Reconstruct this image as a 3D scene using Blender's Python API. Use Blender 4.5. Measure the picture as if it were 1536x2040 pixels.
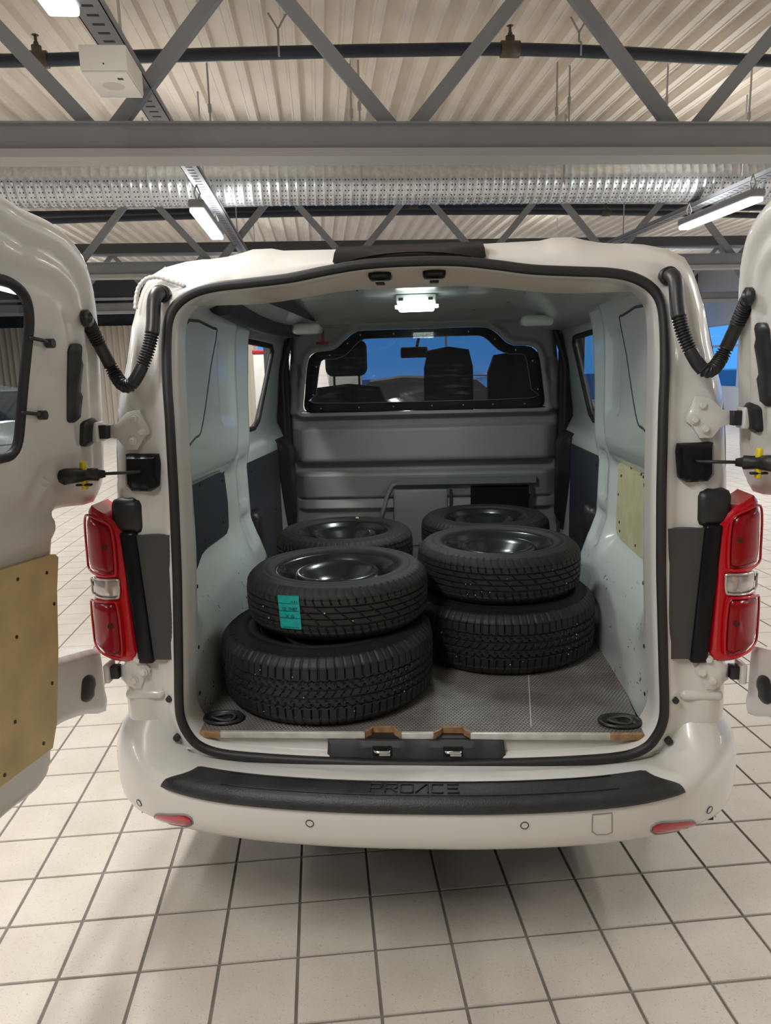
import bpy, bmesh, math, random
import numpy as np
from mathutils import Vector, Matrix
from mathutils.geometry import delaunay_2d_cdt
random.seed(4)
for o in list(bpy.data.objects): bpy.data.objects.remove(o)
S = bpy.context.scene
C = S.collection

# ------------------------------------------------------------------ camera
CAM = np.array([.0548, 0, 1.57]); YAW, PITCH, ROLL, FPX = .06775, .19037, .02726, 1461.13
_f = np.array([-math.sin(YAW)*math.cos(PITCH), math.cos(YAW)*math.cos(PITCH), -math.sin(PITCH)])
_r0 = np.array([math.cos(YAW), math.sin(YAW), 0]); _u0 = np.cross(_r0, _f)
_r = math.cos(ROLL)*_r0-math.sin(ROLL)*_u0; _u = math.cos(ROLL)*_u0+math.sin(ROLL)*_r0
cd = bpy.data.cameras.new('camera'); cam = bpy.data.objects.new('camera', cd); C.objects.link(cam)
cd.sensor_fit = 'HORIZONTAL'; cd.sensor_width = 36; cd.lens = 36*FPX/1536; cd.clip_start = .02; cd.clip_end = 300
cam.matrix_world = Matrix(((_r[0], _u[0], -_f[0], CAM[0]), (_r[1], _u[1], -_f[1], CAM[1]), (_r[2], _u[2], -_f[2], CAM[2]), (0, 0, 0, 1)))
S.camera = cam
# ------------------------------------------------------------------ world, exposure
S.view_settings.view_transform = 'Standard'; S.view_settings.look = 'None'; S.view_settings.gamma = 1
S.view_settings.use_curve_mapping = False; S.view_settings.exposure = 0.0
W = bpy.data.worlds.new('dusk'); S.world = W; W.use_nodes = True
W.node_tree.nodes['Background'].inputs[0].default_value = (.085, .37, .95, 1); W.node_tree.nodes['Background'].inputs[1].default_value = 1.3
LAMP_W = 61.0          # each ceiling batten
LED_W = 4.6            # lamp in the cargo bay
# ------------------------------------------------------------------ pixel -> place helpers
def ray(p): return _f+(p[0]-768)/FPX*_r+(1020-p[1])/FPX*_u
def on(p, ax, val):
    d = ray(p); return CAM+d*((val-CAM[ax])/d[ax])
def proj(P):
    d = np.asarray(P, float)-CAM; z = d@_f
    return 768+FPX*(d@_r)/z, 1020-FPX*(d@_u)/z
BETA = .15152                     # the hall is turned against the van
cb, sb = math.cos(BETA), math.sin(BETA)
def BW(u, v, z=0): return (u*cb-v*sb, u*sb+v*cb, z)          # hall -> world
def WB(P): return (P[0]*cb+P[1]*sb, -P[0]*sb+P[1]*cb, P[2])
def on_v(p, v):
    d = np.array(WB(ray(p))); c = np.array(WB(CAM)); return c+d*((v-c[1])/d[1])
def on_z(p, z): return np.array(WB(on(p, 2, z)))
def Yr(z):
    z = np.asarray(z, float); return 1.82+.11*np.clip((z-1.15)/.7, 0, 1.2)**1.5
def UY(p, ofs=0):                 # on the leaning rear face of the van
    y = 1.83
    for _ in range(12): q = on(p, 1, y); y = float(Yr(q[2]))+ofs
    return on(p, 1, y)
def XD(y, z):                     # inner face of the open left door
    z = np.asarray(z, float); y = np.asarray(y, float)
    return -.872+.15*np.clip((z-1.05)/.8, 0, 1.1)**1.5-.07*(1.85-y)
def UD(p, ofs=0):
    x = -.8
    for _ in range(20): q = on(p, 0, x); x = float(XD(q[1], q[2]))+ofs
    return on(p, 0, x)

# ------------------------------------------------------------------ materials
MATS = {}
def mat(name, col, rough=.5, metal=0, coat=0, spec=.5, emit=None, es=0, bump=None, var=None, alpha=None, trans=0):
    if name in MATS: return MATS[name]
    m = bpy.data.materials.new(name); m.use_nodes = True; nt = m.node_tree; b = nt.nodes['Principled BSDF']
    b.inputs['Base Color'].default_value = (*col, 1); b.inputs['Roughness'].default_value = rough; b.inputs['Metallic'].default_value = metal
    b.inputs['Coat Weight'].default_value = coat; b.inputs['Coat Roughness'].default_value = .06; b.inputs['Specular IOR Level'].default_value = spec
    if trans: b.inputs['Transmission Weight'].default_value = trans
    if emit: b.inputs['Emission Color'].default_value = (*emit, 1); b.inputs['Emission Strength'].default_value = es
    tc = nt.nodes.new('ShaderNodeTexCoord')
    if var:      # (scale, amount)
        n = nt.nodes.new('ShaderNodeTexNoise'); n.inputs['Scale'].default_value = var[0]; n.inputs['Detail'].default_value = 6
        nt.links.new(tc.outputs['Object'], n.inputs['Vector'])
        r = nt.nodes.new('ShaderNodeValToRGB'); r.color_ramp.elements[0].position = .3; r.color_ramp.elements[1].position = .7
        r.color_ramp.elements[0].color = (*[c*(1-var[1]) for c in col], 1); r.color_ramp.elements[1].color = (*[min(1, c*(1+var[1])) for c in col], 1)
        nt.links.new(n.outputs['Fac'], r.inputs['Fac']); nt.links.new(r.outputs['Color'], b.inputs['Base Color'])
    if bump:     # (scale, strength)
        n = nt.nodes.new('ShaderNodeTexNoise'); n.inputs['Scale'].default_value = bump[0]; n.inputs['Detail'].default_value = 3
        nt.links.new(tc.outputs['Object'], n.inputs['Vector'])
        bp = nt.nodes.new('ShaderNodeBump'); bp.inputs['Strength'].default_value = bump[1]; bp.inputs['Distance'].default_value = .002
        nt.links.new(n.outputs['Fac'], bp.inputs['Height']); nt.links.new(bp.outputs['Normal'], b.inputs['Normal'])
    MATS[name] = m; return m
def glass(name, tint, refl=1.0, scratch=False):
    m = bpy.data.materials.new(name); m.use_nodes = True; nt = m.node_tree; nt.nodes.clear()
    o = nt.nodes.new('ShaderNodeOutputMaterial'); t = nt.nodes.new('ShaderNodeBsdfTransparent'); g = nt.nodes.new('ShaderNodeBsdfGlossy')
    t.inputs[0].default_value = (*tint, 1); g.inputs['Roughness'].default_value = .02
    fr = nt.nodes.new('ShaderNodeFresnel'); fr.inputs[0].default_value = 1.5
    mu = nt.nodes.new('ShaderNodeMath'); mu.operation = 'MULTIPLY'; mu.inputs[1].default_value = refl
    mx = nt.nodes.new('ShaderNodeMixShader'); nt.links.new(fr.outputs[0], mu.inputs[0]); nt.links.new(mu.outputs[0], mx.inputs[0])
    nt.links.new(t.outputs[0], mx.inputs[1]); nt.links.new(g.outputs[0], mx.inputs[2]); out = mx
    if scratch:
        tc = nt.nodes.new('ShaderNodeTexCoord')
        mp = nt.nodes.new('ShaderNodeMapping'); mp.inputs['Scale'].default_value = (7, 1, 70); mp.inputs['Rotation'].default_value = (0, .12, 0)
        n = nt.nodes.new('ShaderNodeTexNoise'); n.inputs['Scale'].default_value = 1.0; n.inputs['Detail'].default_value = 5
        nt.links.new(tc.outputs['Object'], mp.inputs[0]); nt.links.new(mp.outputs[0], n.inputs['Vector'])
        n2 = nt.nodes.new('ShaderNodeTexNoise'); n2.inputs['Scale'].default_value = 3.5; nt.links.new(tc.outputs['Object'], n2.inputs['Vector'])
        r1 = nt.nodes.new('ShaderNodeMapRange'); r1.inputs[1].default_value = .52; r1.inputs[2].default_value = .75; r1.inputs[4].default_value = .30
        r2 = nt.nodes.new('ShaderNodeMapRange'); r2.inputs[1].default_value = .42; r2.inputs[2].default_value = .68
        nt.links.new(n.outputs[0], r1.inputs[0]); nt.links.new(n2.outputs[0], r2.inputs[0])
        m2 = nt.nodes.new('ShaderNodeMath'); m2.operation = 'MULTIPLY'; nt.links.new(r1.outputs[0], m2.inputs[0]); nt.links.new(r2.outputs[0], m2.inputs[1])
        df = nt.nodes.new('ShaderNodeBsdfDiffuse'); df.inputs[0].default_value = (.7, .72, .74, 1)
        tl = nt.nodes.new('ShaderNodeBsdfTranslucent'); tl.inputs[0].default_value = (.7, .72, .74, 1)
        ad = nt.nodes.new('ShaderNodeMixShader'); ad.inputs[0].default_value = .5; nt.links.new(df.outputs[0], ad.inputs[1]); nt.links.new(tl.outputs[0], ad.inputs[2])
        mx2 = nt.nodes.new('ShaderNodeMixShader'); nt.links.new(m2.outputs[0], mx2.inputs[0]); nt.links.new(mx.outputs[0], mx2.inputs[1]); nt.links.new(ad.outputs[0], mx2.inputs[2]); out = mx2
    nt.links.new(out.outputs[0], o.inputs[0]); MATS[name] = m; return m
paint = mat('white_paint', (.665, .65, .62), .3, coat=.5)
ipaint = mat('cargo_paint', (.60, .64, .63), .22, coat=.5)
blackp = mat('black_plastic', (.016, .016, .018), .42)
blackg = mat('gloss_black', (.006, .006, .008), .28, spec=.22)
padm = mat('step_rubber', (.02, .021, .024), .48, bump=(260, .5), var=(14, .35))
rubber = mat('seal_rubber', (.014, .013, .014), .55)
tyrem = mat('tyre_rubber', (.0135, .012, .0115), .68, var=(30, .3), bump=(500, .25))
tyrem2 = mat('tyre_rubber_van', (.0105, .0105, .0112), .55, var=(30, .25), bump=(500, .25))
rimm = mat('black_steel', (.012, .013, .016), .24, coat=.3)
greyp = mat('grey_bulkhead', (.30, .30, .292), .42, bump=(700, .15))
greyd = mat('dark_trim', (.045, .045, .048), .5)
navy = mat('navy_panel', (.028, .032, .045), .55)
ply = mat('plywood', (.60, .45, .22), .5, var=(9, .14))
plyg = mat('pale_plywood', (.56, .53, .33), .5, var=(16, .12))
wood = mat('ply_edge', (.33, .19, .09), .6, var=(60, .3))
alu = mat('alu_edge', (.62, .61, .56), .4, metal=.3, var=(20, .2))
chrome = mat('chrome', (.8, .8, .8), .12, metal=1)
redl = mat('red_lens', (.50, .002, .010), .14, coat=.25, spec=.4)
redd = mat('deep_red_lens', (.26, .0006, .006), .2, coat=.12, spec=.3)
clearl = mat('clear_lens', (.5, .46, .46), .12, metal=.55, coat=1)
yellow = mat('yellow_plastic', (.75, .56, .01), .4)
teal = mat('teal_paper', (.0, .30, .27), .5, var=(50, .15))
ink = mat('ink', (.005, .02, .03), .6)
steelg = mat('grey_steel', (.25, .265, .29), .45, var=(3, .06))
steell = mat('light_steel', (.40, .40, .40), .45)
pipem = mat('pipe_steel', (.022, .03, .05), .4, var=(5, .3))
galv = mat('galvanised', (.62, .66, .70), .3, metal=.75, var=(25, .12))
deck = mat('roof_deck', (.80, .73, .64), .5, var=(2.5, .06))
beige = mat('beige_wall', (.62, .58, .52), .7)
whitep = mat('white_plastic', (.78, .77, .73), .4)
fabric = mat('seat_fabric', (.03, .032, .042), .85, bump=(900, .4))
curtain = mat('curtain_cloth', (.66, .59, .50), .85)
redp = mat('red_paint', (.4, .02, .03), .4)
led = mat('led_lamp', (.9, .95, .92), .4, emit=(.85, 1, .94), es=14)
tube = mat('batten_diffuser', (.9, .9, .9), .4, emit=(.93, .97, 1), es=9)
polyc = glass('scratched_polycarbonate', (.95, .96, .97), .5, scratch=True)
pane = glass('window_pane', (.96, .975, .985), .7)
tint = glass('tinted_pane', (.55, .60, .61), 1.6)
# ------------------------------------------------------------------ mesh helpers
def mk(name, V, F, m, parent=None, smooth=True, loc=None):
    me = bpy.data.meshes.new(name); me.from_pydata([tuple(map(float, v)) for v in V], [], [tuple(map(int, f)) for f in F]); me.update()
    if smooth: me.polygons.foreach_set('use_smooth', [True]*len(me.polygons))
    me.materials.append(m); return link(name, me, parent)
def link(name, me, parent=None):
    o = bpy.data.objects.new(name, me); C.objects.link(o)
    if parent is not None:
        o.parent = parent
        if parent.type == 'EMPTY' and parent.get('_world'): o.matrix_parent_inverse = Matrix.Translation(Vector(parent.location)).inverted()
    return o
def thing(name, label, cat, loc=(0, 0, 0), rz=0, group=None, world=False):
    o = bpy.data.objects.new(name, None); C.objects.link(o); o.location = loc; o.rotation_euler = (0, 0, rz); o.empty_display_size = .1
    if world: o['_world'] = 1
    return tag(o, label, cat, group)
def tag(o, label, cat, group=None):
    o['label'] = label; o['category'] = cat
    if group: o['group'] = group
    return o
def struct(o): o['kind'] = 'structure'; return o
def stuff(o): o['kind'] = 'stuff'; return o
def copy_tree(o, parent=None):
    c = o.copy(); C.objects.link(c); c.parent = parent
    for ch in list(o.children): copy_tree(ch, c)
    return c
class MB:
    def __init__(s): s.v = []; s.f = []
    def add(s, V, F):
        n = len(s.v); s.v += [tuple(map(float, v)) for v in V]; s.f += [tuple(i+n for i in f) for f in F]; return s
    def box(s, a, b, T=None):
        V = [(x, y, z) for x in (a[0], b[0]) for y in (a[1], b[1]) for z in (a[2], b[2])]
        if T: V = [T(*v) for v in V]
        return s.add(V, [(0, 1, 3, 2), (4, 6, 7, 5), (0, 4, 5, 1), (2, 3, 7, 6), (0, 2, 6, 4), (1, 5, 7, 3)])
    def bar(s, p, q, w, h, up=(0, 0, 1)):
        p, q = np.array(p, float), np.array(q, float); d = (q-p)/np.linalg.norm(q-p); a = np.cross(d, up)
        if np.linalg.norm(a) < 1e-6: a = np.cross(d, (1, 0, 0))
        a /= np.linalg.norm(a); b = np.cross(a, d)
        V = [e+sa*a*w/2+sb_*b*h/2 for e in (p, q) for sa, sb_ in ((-1, -1), (1, -1), (1, 1), (-1, 1))]
        return s.add(V, [(0, 3, 2, 1), (4, 5, 6, 7), (0, 1, 5, 4), (1, 2, 6, 5), (2, 3, 7, 6), (3, 0, 4, 7)])
    def tube(s, path, r, n=10, closed=False, caps=True):
        V, F = sweep(path, r, n, closed, caps); return s.add(V, F)
    def disc(s, c, axis, r, h, n=16): 
        c = np.array(c, float); a = np.array(axis, float); a /= np.linalg.norm(a); return s.tube([c, c+a*h*.999, c+a*h], [r, r, r*.8], n)
    def obj(s, name, m, parent=None, smooth=False): return mk(name, s.v, s.f, m, parent, smooth)
def sweep(path, r, n=10, closed=False, caps=True, flat=None):
    P = np.array(path, float); N = len(P); r = np.broadcast_to(np.asarray(r, float), (N,))
    T = np.zeros_like(P)
    if closed: T = np.roll(P, -1, 0)-np.roll(P, 1, 0)
    else: T[1:-1] = P[2:]-P[:-2]; T[0] = P[1]-P[0]; T[-1] = P[-1]-P[-2]
    T /= np.linalg.norm(T, axis=1)[:, None]+1e-12
    a = np.cross(T[0], (0, 0, 1.)); 
    if np.linalg.norm(a) < .05: a = np.cross(T[0], (0, 1., 0))
    a /= np.linalg.norm(a); V = []; fl = flat or (1, 1)
    for i in range(N):
        a = a-T[i]*(a@T[i]); a /= np.linalg.norm(a); b = np.cross(T[i], a)
        for k in range(n):
            t = 2*math.pi*k/n; V.append(P[i]+r[i]*(fl[0]*math.cos(t)*a+fl[1]*math.sin(t)*b))
    F = []
    for i in range(N if closed else N-1):
        j = (i+1) % N
        for k in range(n): F.append((i*n+k, i*n+(k+1) % n, j*n+(k+1) % n, j*n+k))
    if caps and not closed: F.append(tuple(range(n))[::-1]); F.append(tuple((N-1)*n+k for k in range(n)))
    return V, F
def smoothpath(pts, n=8, closed=False):
    P = [np.array(p, float) for p in pts]; out = []; N = len(P)
    rng = range(N) if closed else range(N-1)
    for i in rng:
        if closed: p0, p1, p2, p3 = P[i-1], P[i], P[(i+1) % N], P[(i+2) % N]
        else: p0, p1, p2, p3 = P[max(i-1, 0)], P[i], P[i+1], P[min(i+2, N-1)]
        for k in range(n):
            t = k/n; out.append(.5*((2*p1)+(p2-p0)*t+(2*p0-5*p1+4*p2-p3)*t*t+(3*p1-p0-3*p2+p3)*t**3))
    if not closed: out.append(P[-1])
    return out
def resample(pts, step, closed=True):
    P = np.array(pts, float); Q = np.vstack([P, P[:1]]) if closed else P; out = []
    for a, b in zip(Q[:-1], Q[1:]):
        n = max(1, int(round(np.linalg.norm(b-a)/step)))
        for k in range(n): out.append(a+(b-a)*k/n)
    if not closed: out.append(Q[-1])
    return np.array(out)
def rbox(name, a, b, r, m, parent=None, T=None, seg=2):
    bm = bmesh.new(); bmesh.ops.create_cube(bm, size=1)
    for v in bm.verts: v.co = Vector([(a[i]+b[i])/2+v.co[i]*(b[i]-a[i]) for i in range(3)])
    bmesh.ops.bevel(bm, geom=bm.edges[:], offset=r, segments=seg, affect='EDGES', profile=.5)
    if T:
        for v in bm.verts: v.co = Vector(T(*v.co))
    me = bpy.data.meshes.new(name); bm.to_mesh(me); bm.free(); me.materials.append(m)
    me.polygons.foreach_set('use_smooth', [True]*len(me.polygons)); return link(name, me, parent)
def segdist(Q, poly):
    A = np.array(poly); B = np.roll(A, -1, 0); d = np.full(len(Q), 1e9)
    for a, b in zip(A, B):
        ab = b-a; L = ab@ab
        if L < 1e-14: continue
        t = np.clip(((Q-a)@ab)/L, 0, 1); d = np.minimum(d, np.hypot(*(Q-a-t[:, None]*ab).T))
    return d
def inside(Q, poly):
    A = np.array(poly); B = np.roll(A, -1, 0); c = np.zeros(len(Q), bool)
    for (x1, y1), (x2, y2) in zip(A, B):
        if y1 == y2: continue
        k = (y1 > Q[:, 1]) != (y2 > Q[:, 1]); c ^= k & (Q[:, 0] < (x2-x1)*(Q[:, 1]-y1)/(y2-y1)+x1)
    return c
def sheet(name, outline, holes, step, fmap, m, parent=None, back=None, edge=None, smooth=True, lines=None, trim=None):
    """a shaped plate: 2D outline (+ holes) triangulated on a grid, fmap(a,b,d_outline,d_hole) -> 3D, back = offset vector for thickness"""
    edge = edge or step; O = resample(outline, edge); H = [resample(h, edge) for h in holes]
    lo, hi = O.min(0), O.max(0); nx, ny = [max(1, int((hi[i]-lo[i])/step)) for i in (0, 1)]
    gx, gy = np.meshgrid(np.linspace(lo[0], hi[0], nx+1), np.linspace(lo[1], hi[1], ny+1)); G = np.stack([gx.ravel(), gy.ravel()], -1)
    if lines is not None:
        ex = np.array([(a, z) for z in lines for a in np.linspace(lo[0], hi[0], nx+1)]); G = np.vstack([G, ex])
    k = inside(G, O) & (segdist(G, O) > step*.45)
    for h in H: k &= ~inside(G, h) & (segdist(G, h) > step*.45)
    G = G[k]; pts = [O]+H; E = []; n = 0
    for p in pts: E += [(n+i, n+(i+1) % len(p)) for i in range(len(p))]; n += len(p)
    allp = np.vstack(pts+[G])
    r = delaunay_2d_cdt([Vector(p) for p in allp], E, [], 1 if not H else 4, 1e-7)
    V2 = np.array([tuple(v) for v in r[0]]); F = [tuple(f) for f in r[2]]
    if H:
        cen = np.array([V2[list(f)].mean(0) for f in F]); kk = np.ones(len(F), bool)
        for h in H: kk &= ~inside(cen, h)
        F = [f for f, q in zip(F, kk) if q]
    d = segdist(V2, O); dh = np.min([segdist(V2, h) for h in H], 0) if H else np.full(len(V2), 9.)
    P = np.array(fmap(V2[:, 0], V2[:, 1], d, dh)).T
    if P.shape[1] != 3: P = P.T
    V = [tuple(p) for p in P]; FF = list(F)
    if back is not None:
        n = len(V); Bk = P+np.array(back); V += [tuple(p) for p in Bk]; FF += [tuple(i+n for i in f[::-1]) for f in F if trim is None or max(dh[i] for i in f) > trim]
        cnt = {}
        for f in F:
            for i in range(len(f)):
                e = (f[i], f[(i+1) % len(f)]); cnt[e] = 1
        for (a, b) in cnt:
            if (b, a) not in cnt and not (trim and dh[a] < 1e-5 and dh[b] < 1e-5): FF.append((b, a, a+n, b+n))
    o = mk(name, V, FF, m, parent, smooth)
    if back is not None and smooth: sharp(o)
    return o
def sharp(o, ang=40):
    bm = bmesh.new(); bm.from_mesh(o.data)
    bmesh.ops.recalc_face_normals(bm, faces=bm.faces[:])
    for e in bm.edges:
        if len(e.link_faces) == 2 and e.calc_face_angle(0) > math.radians(ang): e.smooth = False
    bm.to_mesh(o.data); bm.free()
def itp(z, pts):
    a = sorted(pts); return np.interp(z, [p[0] for p in a], [p[1] for p in a])
def sst(x, a, b): t = np.clip((np.asarray(x, float)-a)/(b-a), 0, 1); return t*t*(3-2*t)
def lathe(prof, n=48, axis='z'):
    V = []; F = []; m = len(prof)
    for k in range(n):
        t = 2*math.pi*k/n
        for r, z in prof: V.append((r*math.cos(t), r*math.sin(t), z))
    for k in range(n):
        j = (k+1) % n
        for i in range(m-1): F.append((k*m+i, j*m+i, j*m+i+1, k*m+i+1))
    return V, F
def oval(c, a, b, n=20): return [(c[0]+a*math.copysign(abs(math.cos(t))**.7, math.cos(t)), c[1]+b*math.copysign(abs(math.sin(t))**.7, math.sin(t))) for t in [2*math.pi*k/n for k in range(n)]]
# ================================================================== THE HALL
U0, U1, V0, V1, ZD = -11.5, 11.5, -6.0, 22.0, 4.35
HALL_RZ = BETA
# floor: grout bed with tiles proud of it
TS, TU, TV, GR = .2127, -.071, 1.751, .0075
def tile_material():
    m = bpy.data.materials.new('floor_tile'); m.use_nodes = True; nt = m.node_tree; b = nt.nodes['Principled BSDF']
    g = nt.nodes.new('ShaderNodeNewGeometry')
    b.inputs['Roughness'].default_value = .42
    n1 = nt.nodes.new('ShaderNodeTexNoise'); n1.inputs['Scale'].default_value = 5; n1.inputs['Detail'].default_value = 5
    n2 = nt.nodes.new('ShaderNodeTexNoise'); n2.inputs['Scale'].default_value = 75; n2.inputs['Detail'].default_value = 2; n2.inputs['Distortion'].default_value = 3.5
    for n in (n1, n2): nt.links.new(g.outputs['Position'], n.inputs['Vector'])
    r1 = nt.nodes.new('ShaderNodeValToRGB'); e = r1.color_ramp.elements; e[0].position = .3; e[1].position = .7; e[0].color = (.50, .455, .395, 1); e[1].color = (.58, .535, .47, 1)
    r2 = nt.nodes.new('ShaderNodeValToRGB'); e = r2.color_ramp.elements; e[0].position = .335; e[1].position = .365; e[0].color = (.72, .70, .67, 1); e[1].color = (1, 1, 1, 1)
    mx = nt.nodes.new('ShaderNodeMixRGB'); mx.blend_type = 'MULTIPLY'; mx.inputs[0].default_value = 1
    nt.links.new(n1.outputs[0], r1.inputs[0]); nt.links.new(n2.outputs[0], r2.inputs[0]); nt.links.new(r1.outputs[0], mx.inputs[1]); nt.links.new(r2.outputs[0], mx.inputs[2])
    nt.links.new(mx.outputs[0], b.inputs['Base Color']); return m
tilem = tile_material(); grout = mat('grout', (.17, .155, .14), .9, var=(8, .2))
fl = struct(mk('floor', [BW(a, b, -.004) for a, b in ((U0, V0), (U1, V0), (U1, V1), (U0, V1))], [(0, 1, 2, 3)], grout, smooth=False))
h = TS/2-GR/2; e_ = .0015
tv = [(-h, -h, -.0035), (h, -h, -.0035), (h, h, -.0035), (-h, h, -.0035), (-h+e_, -h+e_, 0), (h-e_, -h+e_, 0), (h-e_, h-e_, 0), (-h+e_, h-e_, 0)]
tf = [(4, 5, 6, 7), (0, 1, 5, 4), (1, 2, 6, 5), (2, 3, 7, 6), (3, 0, 4, 7)]
tme = bpy.data.meshes.new('tile'); tme.from_pydata(tv, [], tf); tme.materials.append(tilem)
cells = []
for i in range(int((U0-TU)/TS)+1, int((U1-TU)/TS)-1):
    for j in range(int((V0-TV)/TS)+1, int((V1-TV)/TS)-1):
        u, v = TU+(i+.5)*TS, TV+(j+.5)*TS; w = BW(u, v); px, py = proj(w) if (np.array(w)-CAM)@_f > .3 else (-9e9, 0)
        vis = (-60 < px < 1600 and 1650 < py < 2120) or (-20 < px < 240 and 990 < py < 1660) or (1470 < px < 1560 and 1000 < py < 1700)
        cells.append((0 if vis else 1, np.linalg.norm(np.array(w)-CAM), u, v))
cells.sort(); near = [c for c in cells if c[0] == 0][:300]; rest = cells[len(near):]
for c in near:
    o = link('tile', tme, fl); w = BW(c[2], c[3]); o.location = w; o.rotation_euler = (0, 0, BETA)
mb = MB()
for c in rest: mb.add([BW(c[2]+x, c[3]+y, z) for x, y, z in tv], tf)
stuff(mb.obj('tile_field', tilem, fl))
# ceiling: trapezoidal steel deck, ribs running forward
prof = []; p = .235; u = U0
while u < U1: prof += [(u, ZD), (u+.085, ZD), (u+.100, ZD-.075), (u+.118, ZD-.075), (u+.122, ZD-.067), (u+.176, ZD-.067), (u+.180, ZD-.075), (u+.195, ZD-.075), (u+.210, ZD)]; u += p
V = [BW(a, v, z) for v in (V0, V1) for a, z in prof]; n = len(prof)
struct(mk('ceiling', V, [(i, i+1, n+i+1, n+i) for i in range(n-1)], deck, smooth=False))
# walls
wallm = mat('hall_wall', (.66, .64, .60), .75, var=(1.5, .04)); darkw = mat('dark_fascia', (.06, .065, .075), .6)
frm = mat('window_frame', (.55, .56, .57), .4)
struct(MB().box((U0-.1, V0-.15, -.01), (U1+.1, V0, ZD+.1), BW).obj('wall_back', wallm))
struct(MB().box((U1, V0, -.01), (U1+.15, V1+.1, .85), BW).box((U1, V0, 2.6), (U1+.15, V1+.1, ZD+.1), BW).box((U1, V0, .85), (U1+.15, 3, 3.3), BW).obj('wall_right', wallm))
struct(MB().box((U0-.15, V0, -.01), (U0, V1+.1, .25), BW).box((U0-.15, V0, 3.3), (U0, V1+.1, ZD+.1), BW).box((U0-.15, V0, .2), (U0, 6, 3.4), BW).obj('wall_left', wallm))
struct(MB().box((U0-.1, V1, -.01), (U1+.1, V1+.15, .5), BW).box((U0-.1, V1, 3.75), (U1+.1, V1+.15, ZD+.1), BW).box((U0-.1, V1, 2.95), (-4.3, V1+.15, 3.8), BW).obj('wall_front', darkw))
def glazing(n, a, b, z0, z1, cnt, mid=None):
    mb = MB(); a, b = np.array(a), np.array(b)
    for k in range(cnt+1): q = a+(b-a)*k/cnt; mb.bar(BW(q[0], q[1], z0), BW(q[0], q[1], z1), .07, .07, (0, 1, 0))
    for z in [z0, z1]+(mid or []): mb.bar(BW(*a, z), BW(*b, z), .07, .07)
    f = struct(mb.obj('window_%d' % n, frm))
    for k in range(cnt):
        q, r = a+(b-a)*k/cnt, a+(b-a)*(k+1)/cnt
        mk('pane', [BW(*q, z0), BW(*r, z0), BW(*r, z1), BW(*q, z1)], [(0, 1, 2, 3)], pane, f, False)
glazing(1, (U0, V1), (U1, V1), .5, 3.75, 9, [2.7])
glazing(2, (U1+.06, 3), (U1+.06, V1), .85, 2.6, 8, [2.0])
glazing(3, (U0-.06, 6), (U0-.06, V1), .25, 3.3, 7)
# ground outside so that the view through the panes ends on land
gnd = mat('dusk_ground', (.10, .13, .17), .9, var=(.3, .3))
struct(mk('ground', [(-140, -60, -.35), (140, -60, -.35), (140, 170, -.35), (-140, 170, -.35)], [(0, 1, 2, 3)], gnd, smooth=False))
# ------------------------------------------------------------------ trusses
def truss(v, zb, nodes, ztop, label, ch=.215, top=True):
    t = thing('roof_truss', label, 'truss', BW(0, v, zb), 0, world=True)
    mb = MB(); mb.box((U0, v-.08, zb+.045), (U1, v-.07, zb+ch), BW); mb.box((U0, v-.10, zb+ch-.012), (U1, v+.10, zb+ch), BW); mb.obj('bottom_chord', steelg, t)
    MB().box((U0, v-.12, zb), (U1, v+.10, zb+.05), BW).obj('chord_flange', steell, t)
    MB().box((U0, v-.1, ztop), (U1, v+.1, ztop+.14), BW).obj('top_chord', steelg, t)
    for a, b in nodes: 
        mb = MB(); mb.bar(BW(a, v, zb+ch-.02), BW(b, v, ztop+.03), .09, .012, (0, 1, 0)); mb.bar(BW(a+.045*np.sign(b-a), v+.03, zb+ch-.02), BW(b+.045*np.sign(b-a), v+.03, ztop+.03), .012, .06, (0, 1, 0)); mb.obj('diagonal', steelg, t)
    return t
VT1 = 5.2; zt1 = on_v((768, 321), VT1)[2]
uu = [on_v((x, 250), VT1)[0] for x in (213, 803, 1372)]; du = (uu[2]-uu[0])/2; um = uu[1]
nodes = []
for k in range(-5, 6):
    b = um+k*du
    if U0+1 < b < U1-1: nodes += [(b-.06, b-du/2), (b+.06, b+du/2)]
ZT = ZD-.22
truss(VT1, zt1, nodes, ZT, 'grey steel roof truss crossing in front of the round duct, with a broad bottom flange')
CW = WB(CAM)
def v_for_z(p, z): return on_z(p, z)[1]
VT2 = v_for_z((225, 556), zt1)
um2 = on_v((700, 530), VT2)[0]; nodes = []
for k in range(-6, 7):
    b = um2+k*du
    if U0+1 < b < U1-1: nodes += [(b-.05, b-du/2), (b+.05, b+du/2)]
truss(VT2, zt1, nodes, ZT, 'distant grey roof truss seen under the round duct')
VT3 = VT2+(VT2-VT1)
if VT3 < V1-.3: truss(VT3, zt1, nodes, ZT, 'farthest grey roof truss close to the tall glazing')
truss(VT1-(VT2-VT1), zt1, nodes, ZT, 'grey roof truss above the open floor, away from the duct')
# dark purlin the deck rests on behind the second truss
zp = on_v((420, 497), 13.2)[2]
tag(MB().box((U0, 13.1, zp-.06), (U1, 13.3, zp+.10), BW).obj('steel_beam', mat('dark_beam', (.09, .095, .10), .5)), 'dark steel beam spanning the hall beneath the ribbed deck', 'beam')
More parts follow.
